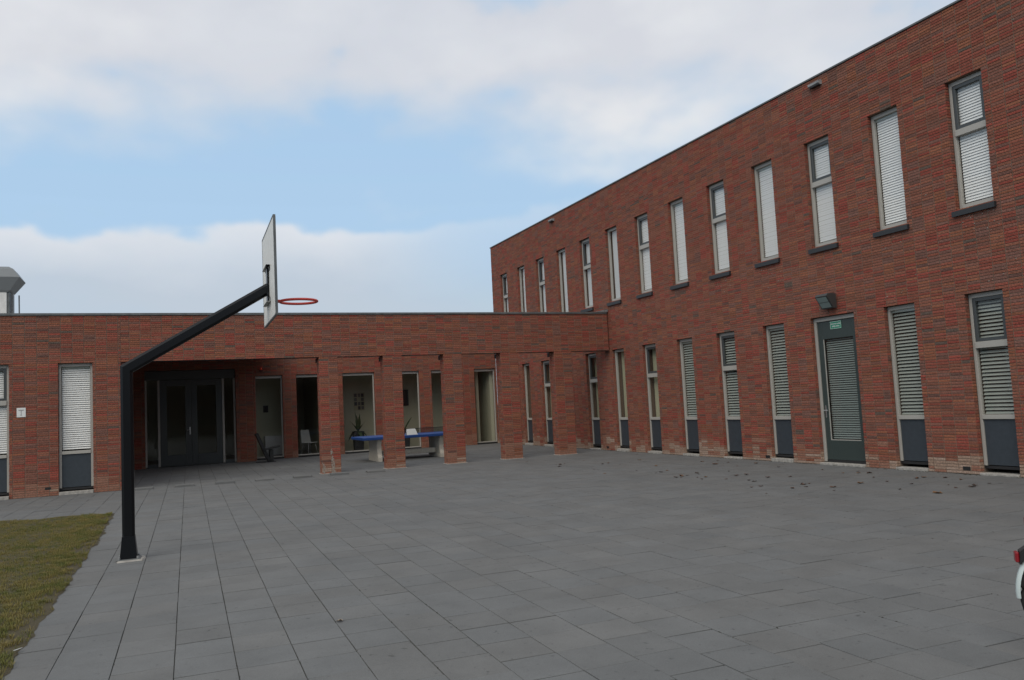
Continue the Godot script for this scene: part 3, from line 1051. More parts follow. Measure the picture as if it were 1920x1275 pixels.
	part("roof", boxes([[Vector3(-26.0, 3.86, -12.0), Vector3(-13.9, 4.08, -0.345)], [Vector3(-13.895, 3.92, -9.14), Vector3(-8.7, 4.08, -4.0)], [Vector3(-13.895, 3.5, -15.0), Vector3(-0.01, 3.75, -9.655)]]), M.soffit, b)  # middle slab: unseen entrance canopy, its reach set to shade the court floor
	part("inner_wall", boxes([
		[Vector3(-25.9, -0.05, -4.2), Vector3(-13.9, 3.858, -4.0)], [Vector3(-26.0, -0.05, -4.0), Vector3(-25.7, 3.858, -0.345)],
		[Vector3(-9.55, 0, -11.0), Vector3(-8.22, 3.498, -10.85)], [Vector3(-8.2, 0, -14.8), Vector3(-8.08, 3.498, -9.655)], [Vector3(-6.95, 0, -14.8), Vector3(-6.8, 3.498, -9.655)],
		[Vector3(-6.79, 0, -11.3), Vector3(-1.2, 3.498, -11.15)], [Vector3(-0.72, 0, -11.0), Vector3(-0.6, 3.498, -9.9)], [Vector3(-13.895, 0, -15.0), Vector3(-0.01, 3.498, -14.8)],
		[Vector3(-13.89, 0, -14.79), Vector3(-13.6, 3.498, -9.14)], [Vector3(-9.72, 0, -14.79), Vector3(-9.62, 3.498, -9.14)], [Vector3(-0.19, 0, -14.79), Vector3(-0.01, 3.498, -9.655)]]), M.room_wall, b)
	part("floor_slab", boxes([[Vector3(-25.7, -0.05, -4.0), Vector3(-13.9, 0.03, -0.345)], [Vector3(-13.6, -0.05, -14.79), Vector3(-0.2, 0.02, -9.66)], [Vector3(-13.2, -0.05, -9.655), Vector3(-10.25, 0.015, -9.14)]]), M.room_floor, b)
	# windows
	var kinds := {}
	var lb := {"panel": 0.83, "inside": "blind", "tilt": 1.0, "pitch": 0.05, "depth": 0.05, "slat": "blind_white"}
	kinds["plain"] = window_kind(0.72, 2.9625, lb)
	kinds["transom"] = window_kind(0.72, 2.9625, lb.merged({"transom": 2.03, "tilt": 1.2}))
	for i in 4:
		var x: float = [-14.88, -16.59, -18.30, -20.01][i]
		put_window(kinds, "plain" if i % 2 == 0 else "transom", b, Transform3D(Basis(), Vector3(x, 0.10, 0)))
		part("threshold", boxes([[Vector3(x + 0.003, -0.01, -0.2), Vector3(x + 0.717, 0.07, 0.02)]], 0.006), M.pale_concrete, b)
	for k in kinds: kinds[k].free()
	for q in h4:
		var w: float = q.size.x
		var x0: float = q.position.x - 9.6
		var win := holder("window", b, Transform3D(Basis(), Vector3(x0, 0, -9.32)))
		part("frame", boxes([[Vector3(0.002, 0.06, -0.15), Vector3(0.012, 3.06, -0.10)], [Vector3(w - 0.05, 0.06, -0.15), Vector3(w - 0.002, 3.06, -0.10)],
			[Vector3(0.013, 2.96, -0.148), Vector3(w - 0.051, 3.058, -0.096)], [Vector3(0.013, 0.06, -0.148), Vector3(w - 0.051, 0.10, -0.102)]], 0.004), M.frame_paint, win)
		pane(win, 0.012, w - 0.05, 0.10, 2.96, -0.125)
		part("kickboard", boxes([[Vector3(0.002, -0.01, -0.16), Vector3(w - 0.002, 0.058, -0.075)]]), M.black_rubber, win)
	# entrance: two leaves between side lights
	var e := holder("entrance_frame", b, Transform3D(Basis(), Vector3(-13.2, 0, -8.8)))
	part("mullion", boxes([[Vector3(0.0, 0.03, -0.30), Vector3(0.06, 3.0, -0.14)]], 0.004), M.frame_paint, e)
	part("mullion", boxes([[Vector3(0.40, 0.03, -0.30), Vector3(0.47, 3.0, -0.14)]], 0.004), M.frame_paint, e)
	part("mullion", boxes([[Vector3(2.50, 0.03, -0.30), Vector3(2.57, 3.0, -0.14)]], 0.004), M.frame_paint, e)
	part("mullion", boxes([[Vector3(2.885, 0.03, -0.30), Vector3(2.945, 3.0, -0.14)]], 0.004), M.frame_paint, e)
	part("header", boxes([[Vector3(0.001, 3.002, -0.30), Vector3(2.949, 3.31, -0.16)]]), M.entrance_paint, e)
	part("bottom_rail", boxes([[Vector3(0.061, 0.0, -0.26), Vector3(0.399, 0.12, -0.16)], [Vector3(2.571, 0.0, -0.26), Vector3(2.884, 0.12, -0.16)]]), M.entrance_paint, e)
	pane(e, 0.06, 0.40, 0.12, 3.0, -0.21)
	pane(e, 2.57, 2.885, 0.12, 3.0, -0.21)
	for i in 2:
		var x0 := 0.475 + 1.0125 * i
		var x1 := x0 + 1.0075
		var d := holder("door", b, Transform3D(Basis(), Vector3(-13.2, 0, -8.8)))
		var il := 0.22 if i == 0 else 0.19
		part("leaf", boxes([[Vector3(x0, 0.02, -0.24), Vector3(x0 + il, 2.99, -0.18)], [Vector3(x1 - 0.2, 0.02, -0.24), Vector3(x1, 2.99, -0.18)],
			[Vector3(x0 + il + 0.0005, 0.02, -0.239), Vector3(x1 - 0.2005, 0.40, -0.181)], [Vector3(x0 + il + 0.0005, 2.78, -0.239), Vector3(x1 - 0.2005, 2.99, -0.181)]], 0.004), M.entrance_paint, d)
		pane(d, x0 + il, x1 - 0.2, 0.40, 2.78, -0.21)
		if i == 0:
			var hs := start()
			soft_box(hs, Vector3(x1 - 0.075, 1.08, -0.181), Vector3(x1 - 0.035, 1.34, -0.17), 0.003)
			tube(hs, [Vector3(x1 - 0.055, 1.24, -0.175), Vector3(x1 - 0.055, 1.24, -0.12), Vector3(x1 - 0.18, 1.238, -0.115)], 0.011, 8)
			part("handle", done(hs), M.steel, d)
	part("air_vent", boxes([[Vector3(-15.16, 0.15, 0.0), Vector3(-15.04, 0.20, 0.006)], [Vector3(-15.155, 0.172, 0.005), Vector3(-15.045, 0.178, 0.0085)]]), M.black_rubber, b)

	# fittings
	var pq := thing("wall_plaque", "small white square plaque with a line mark on brick between two blinds", "sign", Vector3(-15.715, 1.845, 0.004))
	part("plate", boxes([[Vector3(0, 0, 0), Vector3(0.18, 0.215, 0.008)]], 0.002), M.sign_white, pq)
	part("mark", boxes([[Vector3(0.03, 0.16, 0.0078), Vector3(0.15, 0.168, 0.0095)], [Vector3(0.085, 0.05, 0.0078), Vector3(0.094, 0.158, 0.0095)], [Vector3(0.045, 0.148, 0.0078), Vector3(0.082, 0.154, 0.0095)], [Vector3(0.097, 0.148, 0.0078), Vector3(0.135, 0.154, 0.0095)], [Vector3(0.07, 0.044, 0.0078), Vector3(0.11, 0.049, 0.0095)]]), M.ink, pq)
	var al := thing("alarm_light", "small red alarm light on the shaded brick above the leftmost back window", "alarm light", Vector3(-9.31, 3.28, -9.32))
	part("base", boxes([[Vector3(-0.055, -0.05, 0.0), Vector3(0.055, -0.01, 0.07)]], 0.005), M.plastic_black, al)
	st = SurfaceTool.new()
	st.begin(Mesh.PRIMITIVE_TRIANGLES)
	st.set_smooth_group(0)
	tube(st, [Vector3(0, -0.012, 0.04), Vector3(0, 0.05, 0.04), Vector3(0, 0.075, 0.04), Vector3(0, 0.085, 0.04)], 0.048, 12, 0.02)
	part("lens", done(st), M.alarm_red, al)

	# ventilation stack on the roof at the left
	var v := thing("ventilation_stack", "pale rooftop ventilation stack with a dark faceted hood at the left", "ventilation stack", Vector3(-17.62, 4.08, -6.2))
	part("shaft", boxes([[Vector3(-0.9, 0, -0.42), Vector3(0.84, 1.56, 0.42)]], 0.01), M.cabinet_grey, v)
	st = start()
	var rings := [[0.86, 1.50], [0.93, 1.56], [1.19, 1.93], [1.02, 2.18], [0.9, 2.25]]
	for i in rings.size() - 1:
		var r0: float = rings[i][0]
		var r1: float = rings[i + 1][0]
		for k in 4:
			var a0 := PI / 4 + k * PI / 2
			var p0 := Vector3(cos(a0), 0, sin(a0)) * sqrt(2.0) * Vector3(1, 1, 0.5)
			var p1 := Vector3(cos(a0 + PI / 2), 0, sin(a0 + PI / 2)) * sqrt(2.0) * Vector3(1, 1, 0.5)
			quad(st, p1 * r0 + Vector3.UP * rings[i][1], p0 * r0 + Vector3.UP * rings[i][1], p0 * r1 + Vector3.UP * rings[i + 1][1], p1 * r1 + Vector3.UP * rings[i + 1][1])
	quad(st, Vector3(-0.9, 2.25, 0.45), Vector3(0.9, 2.25, 0.45), Vector3(0.9, 2.25, -0.45), Vector3(-0.9, 2.25, -0.45))
	quad(st, Vector3(-0.86, 1.5, -0.43), Vector3(0.86, 1.5, -0.43), Vector3(0.86, 1.5, 0.43), Vector3(-0.86, 1.5, 0.43))
	part("hood", done(st), M.hood_grey, v)
	part("duct", boxes([[Vector3(0.845, 0, -0.05), Vector3(0.97, 1.5, 0.14)]], 0.01), M.zinc, v)
	part("duct", boxes([[Vector3(0.845, 0, 0.2), Vector3(0.91, 1.5, 0.40)]], 0.01), M.coping_metal, v)
	part("lightning_rod", tube_mesh([Vector3(1.12, 0, 0.1), Vector3(1.11, 1.45, 0.1)], 0.018, 8), M.coping_metal, v)

func opposite_block() -> void:
	var b := thing("opposite_building", "dark brick school block across the yard that the entrance glass mirrors", "building", Vector3(-12, 0, 46))
	var st := start()
	box(st, Vector3(-26, -0.05, 0), Vector3(18, 6.6, 9))
	part("wall", done(st), mat("dark_brick", Color(0.10, 0.055, 0.042), 0.95, M.soil_tex, 0.8), b)
	part("coping", boxes([[Vector3(-26.05, 6.601, -0.05), Vector3(18.05, 6.68, 9.05)]]), M.coping_metal, b)
	for i in 10:
		for j in 2:
			var w := holder("window", b, Transform3D(Basis(Vector3.UP, PI), Vector3(-22.0 + 4.2 * i, 0.9 + 3.1 * j, 0.0)))
			part("frame", boxes([[Vector3(-0.9, 0, -0.02), Vector3(-0.82, 1.7, 0.03)], [Vector3(0.82, 0, -0.02), Vector3(0.9, 1.7, 0.03)], [Vector3(-0.819, 0, -0.019), Vector3(0.819, 0.08, 0.029)], [Vector3(-0.819, 1.62, -0.019), Vector3(0.819, 1.7, 0.029)]]), M.dark_frame, w)
			part("glazing", boxes([[Vector3(-0.819, 0.081, -0.01), Vector3(0.819, 1.619, 0.012)]]), M.black_rubber, w)

func fix_owner(b: Node) -> void:
	# bricks of the pillars were laid in the building's axes: bring them into their pillar's
	for p in b.get_children():
		if p.name.begins_with("pillar"):
			for k in p.get_children():
				k.transform = p.transform.affine_inverse() * k.transform

# ------------------------------------------------------------------ the basketball post
func hoop() -> void:
	var t := thing("basketball_post", "black cranked basketball post with white backboard and red ring on the paving", "basketball hoop", Vector3(-13.03, 0, 10.98), -TURN)
	# axes: x towards the ring
	var hw := 0.067
	var st := start()
	part("pole", square_bar([Vector3(0, 0.03, 0), Vector3(0, 2.235, 0)], hw, 0.5), M.black_steel, t)
	part("arm", square_bar([Vector3(0, 2.235, 0), Vector3(1.625, 3.195, 0)], 0.068, 0.5), M.black_steel, t)
	# gussets and foot
	st = start()
	for a in 4:
		var d := Vector3(cos(a * PI / 2 + PI / 4), 0, sin(a * PI / 2 + PI / 4))
		var s := Vector3(-d.z, 0, d.x) * 0.006
		hexa_slab(st, d * 0.07 + Vector3(0, 0.03, 0) - s, d * 0.125 + Vector3(0, 0.03, 0) - s, d * 0.075 + Vector3(0, 0.30, 0) - s, d * 0.065 + Vector3(0, 0.30, 0) - s, s * 2.0)
	part("gusset", done(st), M.black_steel, t)
	st = start()
	hexa(st, [Vector3(-0.094, 0.025, 0.094), Vector3(0.094, 0.025, 0.094), Vector3(0.094, 0.025, -0.094), Vector3(-0.094, 0.025, -0.094),
		Vector3(-0.069, 0.28, 0.069), Vector3(0.069, 0.28, 0.069), Vector3(0.069, 0.28, -0.069), Vector3(-0.069, 0.28, -0.069)])
	part("foot", done(st), M.black_steel, t)
	part("base_plate", boxes([[Vector3(-0.13, 0.012, -0.13), Vector3(0.13, 0.026, 0.13)]], 0.003), M.coping_metal, t)
	st = start()
	var ring := []
	for i in 14:
		var a := TAU * i / 14
		var m := maxf(absf(cos(a)), absf(sin(a)))
		ring.append(Vector3(cos(a), 0, sin(a)) * (0.155 / m) * rng.randf_range(0.92, 1.08) + Vector3(0.02, 0, 0))
	for i in 14:
		var j := (i + 1) % 14
		quad(st, ring[j] + Vector3.UP * 0.001, ring[i] + Vector3.UP * 0.001, ring[i] * 0.93 + Vector3.UP * 0.018, ring[j] * 0.93 + Vector3.UP * 0.018)
		tri(st, Vector3(0.02, 0.019, 0), ring[j] * 0.93 + Vector3.UP * 0.018, ring[i] * 0.93 + Vector3.UP * 0.018)
	part("grout_pad", done(st), M.pale_concrete, t)
	for c in [[0.1, 0.1], [-0.1, 0.1], [0.1, -0.1], [-0.1, -0.1]]:
		st = start()
		tube(st, [Vector3(c[0], 0.024, c[1]), Vector3(c[0], 0.05, c[1])], 0.016, 6)
		part("bolt", done(st), M.zinc, t)
	# backboard: white board in a dark edge
	var bx := 1.655
	var y0 := 2.79
	var y1 := 3.985
	var w := 0.78
	part("backboard", boxes([[Vector3(bx, y0 + 0.012, -w + 0.012), Vector3(bx + 0.022, y1 - 0.012, w - 0.012)]]), M.board_white, t)
	part("edging", boxes([[Vector3(bx - 0.004, y1 - 0.0115, -w), Vector3(bx + 0.026, y1 + 0.006, w)], [Vector3(bx - 0.002, y0 - 0.004, -w), Vector3(bx + 0.026, y0 + 0.0115, w)],
		[Vector3(bx - 0.003, y0 + 0.012, w - 0.0115), Vector3(bx + 0.027, y1 - 0.012, w + 0.004)], [Vector3(bx - 0.003, y0 + 0.012, -w - 0.004), Vector3(bx + 0.027, y1 - 0.012, -w + 0.0115)]]), M.coping_metal, t)
	# mounting irons
	part("bracket", boxes([[Vector3(bx - 0.008, 3.42, -0.30), Vector3(bx - 0.001, 3.48, 0.24)], [Vector3(bx - 0.05, 3.474, -0.30), Vector3(bx - 0.0085, 3.481, 0.24)]]), M.black_steel, t)
	part("bracket", boxes([[Vector3(bx - 0.008, 3.02, -0.30), Vector3(bx - 0.001, 3.075, 0.24)], [Vector3(bx - 0.05, 3.013, -0.30), Vector3(bx - 0.0085, 3.0195, 0.24)]]), M.zinc, t)
	part("mounting_plate", boxes([[Vector3(bx - 0.026, 3.02, -0.085), Vector3(bx - 0.009, 3.472, 0.085)]], 0.003), M.black_steel, t)
	for z in [-0.2, 0.02, 0.2]:
		st = start()
		tube(st, [Vector3(bx - 0.022, 3.45, z), Vector3(bx - 0.007, 3.45, z)], 0.012, 6)
		part("bolt", done(st), M.zinc, t)
	# ring
	st = SurfaceTool.new()
	st.begin(Mesh.PRIMITIVE_TRIANGLES)
	st.set_smooth_group(0)
	tube(st, ring_path(Vector3(bx + 0.365, 3.045, 0), 0.232, Vector3.RIGHT, Vector3.BACK, 0.0, TAU, 48), 0.017, 10)
	part("ring", done(st), M.ring_red, t)
	part("ring_bracket", boxes([[Vector3(bx + 0.023, 3.0, -0.08), Vector3(bx + 0.032, 3.075, 0.08)], [Vector3(bx + 0.0325, 3.035, -0.07), Vector3(bx + 0.16, 3.06, 0.07)]], 0.003), M.ring_red, t)

func square_bar(p: Array, hw: float, _turn: float) -> ArrayMesh:
	# a square tube from p[0] to p[1] in the x-y plane with rounded corners, mitred at the crank
	var d: Vector3 = (p[1] - p[0]).normalized()
	var side := Vector3.BACK
	var up := side.cross(d).normalized()
	var st := SurfaceTool.new()
	st.begin(Mesh.PRIMITIVE_TRIANGLES)
	st.set_smooth_group(-1)
	var prof := []
	var c := hw * 0.42
	for q in [[1, 1], [-1, 1], [-1, -1], [1, -1]]:
		var s: int = q[0] * q[1]
		var a := Vector2(q[0] * hw, q[1] * (hw - c))
		var b := Vector2(q[0] * (hw - c), q[1] * hw)
		if s > 0: prof.append_array([a, b])
		else: prof.append_array([b, a])
	# the two bars meet on the plane that halves the crank
	var other := Vector3(0, 1, 0)
	var arm := Vector3(1.625, 0.96, 0).normalized()
	var cut := (other + arm).normalized()
	var bend := Vector3(0, 2.235, 0)
	var rings := []
	for e in 2:
		var ring := []
		for v in prof:
			var x: Vector3 = p[e] + side * v.x + up * v.y
			if p[e].distance_to(bend) < 0.001:
				x += d * ((bend - x).dot(cut) / d.dot(cut))
			elif e == 1:
				x += d * ((p[1].x - x.x) / d.x) if absf(d.x) > 0.1 else Vector3.ZERO
			ring.append(x)
		rings.append(ring)
	var n := prof.size()
	for i in n:
		var j := (i + 1) % n
		quad(st, rings[0][j], rings[0][i], rings[1][i], rings[1][j])
	for i in range(1, n - 1):
		tri(st, rings[0][0], rings[0][i], rings[0][i + 1])
		tri(st, rings[1][0], rings[1][i + 1], rings[1][i])
	return done(st)

# ------------------------------------------------------------------ things in the court
func courtyard_things() -> void:
	# concrete table tennis table
	var t := thing("table_tennis_table", "outdoor table tennis table with thick blue top on pale concrete legs behind the pillars", "table", Vector3(-5.30, 0, -3.95))
	part("tabletop", boxes([[Vector3(-1.70, 0.675, -1.05), Vector3(1.37, 0.765, 0.75)]], 0.012), M.table_blue, t)
	for s in [-1.0, 1.0]:
		var st := start()
		# a waisted slab, seen from its end
		var prof := []
		for q in [[0.64, 0.0], [0.635, 0.12], [0.57, 0.22], [0.545, 0.36], [0.555, 0.52], [0.62, 0.66], [0.66, 0.68]]:
			prof.append(Vector2(q[0], q[1]))
		for i in prof.size() - 1:
			var a: Vector2 = prof[i]
			var b: Vector2 = prof[i + 1]
			hexa(st, [Vector3(-0.065, a.y, a.x), Vector3(0.065, a.y, a.x), Vector3(0.065, a.y, -a.x), Vector3(-0.065, a.y, -a.x),
				Vector3(-0.065, b.y, b.x), Vector3(0.065, b.y, b.x), Vector3(0.065, b.y, -b.x), Vector3(-0.065, b.y, -b.x)])
		part("leg", done(st), M.table_concrete, t, Transform3D(Basis(Vector3.UP, 0.0), Vector3(-1.17 if s < 0 else 0.85, 0, 0.02)))
	part("stretcher", boxes([[Vector3(-1.104, 0.14, 0.03), Vector3(0.784, 0.30, 0.17)]], 0.008), M.table_concrete, t)
	var st2 := start()
	var nz := -0.25
	for i in 43:
		var x := -0.40 + 0.04 * i
		box(st2, Vector3(x, 0.77, nz), Vector3(x + 0.010, 0.925, nz + 0.004))
	for i in 4:
		var y := 0.795 + 0.035 * i
		box(st2, Vector3(-0.40, y, nz + 0.0045), Vector3(1.31, y + 0.008, nz + 0.008))
	stuff(part("net", done(st2), M.plastic_black, t))
	part("net_rail", boxes([[Vector3(-0.42, 0.926, nz - 0.008), Vector3(1.33, 0.945, nz + 0.012)], [Vector3(-0.44, 0.766, nz - 0.008), Vector3(-0.4205, 0.945, nz + 0.012)], [Vector3(1.3305, 0.766, nz - 0.008), Vector3(1.35, 0.945, nz + 0.012)]]), M.plastic_black, t)
	# a folded white card on the table
	var c := start()
	var o := [Vector3(-0.02, 0, 0.07), Vector3(0.34, 0, 0.07), Vector3(0.28, 0.19, 0.0), Vector3(0.0, 0.19, 0.0)]
	hexa_slab(c, o[0], o[1], o[2], o[3], Vector3(0, 0.001, 0.003))
	hexa_slab(c, Vector3(-0.02, 0, -0.08), Vector3(0.34, 0, -0.08), o[2] + Vector3(0, 0, -0.004), o[3] + Vector3(0, 0, -0.004), Vector3(0, 0.001, -0.003))
	tag(part("white_card", done(c), M.sign_white, self, Transform3D(Basis(), Vector3(-5.60, 0.766, -3.30))), "folded white card standing on the blue table top", "card")
	# low black chair against the entrance pier
	var ch := thing("lounge_chair", "low black chair with reclined back beside the entrance pier", "chair", Vector3(-9.30, 0, -7.75), 0.0)
	st2 = start()
	hexa_slab(st2, Vector3(-0.20, 0.42, -0.24), Vector3(-0.20, 0.42, 0.24), Vector3(-0.43, 0.98, 0.22), Vector3(-0.43, 0.98, -0.22), Vector3(0.085, 0.035, 0))
	part("backrest", done(st2), M.plastic_black, ch)
	st2 = start()
	hexa(st2, [Vector3(-0.16, 0.40, 0.25), Vector3(0.36, 0.50, 0.25), Vector3(0.36, 0.50, -0.25), Vector3(-0.16, 0.40, -0.25),
		Vector3(-0.16, 0.46, 0.25), Vector3(0.36, 0.555, 0.25), Vector3(0.36, 0.555, -0.25), Vector3(-0.16, 0.46, -0.25)])
	part("seat", done(st2), M.cloth_dark, ch)
	part("leg", boxes([[Vector3(0.03, 0.02, -0.2), Vector3(0.15, 0.418, 0.2)]], 0.006), M.cloth_dark, ch)
	st2 = start()
	hexa_slab(st2, Vector3(-0.03, 0.02, -0.2), Vector3(-0.03, 0.02, 0.2), Vector3(-0.22, 0.44, 0.2), Vector3(-0.22, 0.44, -0.2), Vector3(0.11, 0.0, 0))
	part("leg", done(st2), M.plastic_black, ch)
	part("foot", boxes([[Vector3(-0.40, 0.0, -0.22), Vector3(0.22, 0.019, 0.22)]]), M.plastic_black, ch)
	# inside, behind the glass
	var pl := thing("potted_plant", "dark green house plant in a tall black pot behind the third back window", "plant", Vector3(-5.62, 0.02, -10.15))
	st2 = start()
	hexa(st2, [Vector3(-0.16, 0, 0.16), Vector3(0.16, 0, 0.16), Vector3(0.16, 0, -0.16), Vector3(-0.16, 0, -0.16), Vector3(-0.2, 0.78, 0.2), Vector3(0.2, 0.78, 0.2), Vector3(0.2, 0.78, -0.2), Vector3(-0.2, 0.78, -0.2)])
	part("pot", done(st2), M.plastic_black, pl)
	for i in 24:
		var a := i * 2.4
		var up: float = [1.5, 0.9, 0.3, 1.25][i % 4]
		part("leaf", leaf_blade(0.35 + 0.07 * (i % 5), 0.055 + 0.012 * (i % 3), up, i % 4 == 2), M.leaf_green, pl, Transform3D(Basis(Vector3.UP, a), Vector3(0, 0.78, 0)))
	var pl2 := thing("potted_plant", "house plant with one broad leaf in a dark pot behind the fourth back window", "plant", Vector3(-3.78, 0.02, -10.1))
	st2 = start()
	hexa(st2, [Vector3(-0.16, 0, 0.16), Vector3(0.16, 0, 0.16), Vector3(0.16, 0, -0.16), Vector3(-0.16, 0, -0.16), Vector3(-0.2, 0.7, 0.2), Vector3(0.2, 0.7, 0.2), Vector3(0.2, 0.7, -0.2), Vector3(-0.2, 0.7, -0.2)])
	part("pot", done(st2), M.plastic_black, pl2)
	for i in 5:
		part("leaf", leaf_blade(0.75 - 0.09 * i, 0.085, 0.95 - 0.15 * i, false), M.leaf_green, pl2, Transform3D(Basis(Vector3.UP, [0.1, 2.6, 4.0, 1.5, 5.2][i]), Vector3(0, 0.7, 0)))
	picture("picture", "unframed sheet of small photographs on the cream wall above the plant", Vector3(-5.55, 1.62, -11.14), 0.46, 0.72, true)
	picture("picture", "dark framed picture on the cream wall beside the broad leafed plant", Vector3(-3.72, 1.72, -11.14), 0.46, 0.66, false)
	picture("picture", "small dark frame on the dim wall behind the leftmost back window", Vector3(-9.10, 1.72, -10.84), 0.18, 0.26, false)
	var wc := thing("white_chair", "white moulded chair on thin legs behind the second back window", "chair", Vector3(-7.45, 0.02, -10.6), 0.5)
	st2 = start()
	hexa_slab(st2, Vector3(-0.22, 0.46, -0.18), Vector3(0.22, 0.46, -0.18), Vector3(0.19, 0.95, -0.27), Vector3(-0.19, 0.95, -0.27), Vector3(0, 0.0, 0.02))
	part("backrest", done(st2), M.dim_white, wc)
	part("seat", boxes([[Vector3(-0.23, 0.44, -0.2), Vector3(0.23, 0.47, 0.24)]], 0.01), M.dim_white, wc)
	for q in [[-0.2, -0.18], [0.2, -0.18], [-0.2, 0.21], [0.2, 0.21]]:
		part("leg", tube_mesh([Vector3(q[0] * 1.1, 0, q[1] * 1.1), Vector3(q[0] * 0.8, 0.44, q[1] * 0.8)], 0.014, 8), M.zinc, wc)
	var cb := thing("white_cabinet", "low white cabinet against the dim wall behind the leftmost back window", "cabinet", Vector3(-8.75, 0.02, -10.6))
	part("body", boxes([[Vector3(-0.36, 0.08, -0.22), Vector3(0.36, 0.80, 0.2)]], 0.006), M.dim_white, cb)
	part("door", boxes([[Vector3(-0.35, 0.1, 0.201), Vector3(-0.005, 0.78, 0.216)]], 0.003), M.dim_white, cb)
	part("door", boxes([[Vector3(0.005, 0.1, 0.201), Vector3(0.35, 0.78, 0.216)]], 0.003), M.dim_white, cb)
	part("plinth", boxes([[Vector3(-0.33, 0.0, -0.2), Vector3(0.33, 0.079, 0.16)]]), M.plastic_black, cb)

func picture(called: String, label: String, at: Vector3, w: float, h: float, sheet: bool) -> void:
	var p := thing(called, label, "picture", at)
	if sheet:
		part("backing", boxes([[Vector3(0, 0, 0), Vector3(w, h, 0.006)]]), M.curtain_cloth, p)
		for i in 3:
			for j in 4:
				if (i + j * 2) % 5 == 0: continue
				part("photo", boxes([[Vector3(0.03 + i * 0.14, 0.03 + j * 0.17, 0.0062), Vector3(0.14 + i * 0.14, 0.17 + j * 0.17, 0.009)]]), M.lamp_grey if (i + j) % 2 else M.photo_grey, p)
	else:
		part("frame", boxes([[Vector3(0, 0, 0), Vector3(0.03, h, 0.025)], [Vector3(w - 0.03, 0, 0), Vector3(w, h, 0.025)], [Vector3(0.0305, 0, 0), Vector3(w - 0.0305, 0.03, 0.024)], [Vector3(0.0305, h - 0.03, 0), Vector3(w - 0.0305, h, 0.024)]]), M.plastic_black, p)
		part("print", boxes([[Vector3(0.0305, 0.0305, 0.001), Vector3(w - 0.0305, h - 0.0305, 0.008)]]), M.cloth_dark, p)

func leaf_blade(length: float, wide: float, up: float, droop: bool) -> ArrayMesh:
	# a strap leaf that rises and bends over
	var st := SurfaceTool.new()
	st.begin(Mesh.PRIMITIVE_TRIANGLES)
	st.set_smooth_group(0)
	var n := 7
	var last := []
	for i in n + 1:
		var f := float(i) / n
		var rise := up * f - (0.9 if droop else 0.25) * f * f
		var c := Vector3(f * (1.0 - up * 0.55), rise, 0) * length
		var w := wide * sin(PI * pow(clampf(f, 0.02, 0.99), 0.8)) + 0.004
		var row := [c + Vector3(0, 0.006, -w), c, c + Vector3(0, 0.006, w)]
		if i > 0:
			for k in 2:
				quad(st, last[k], last[k + 1], row[k + 1], row[k])
				quad(st, row[k] - Vector3(0, 0.002, 0), row[k + 1] - Vector3(0, 0.002, 0), last[k + 1] - Vector3(0, 0.002, 0), last[k] - Vector3(0, 0.002, 0))
		last = row
	return done(st)

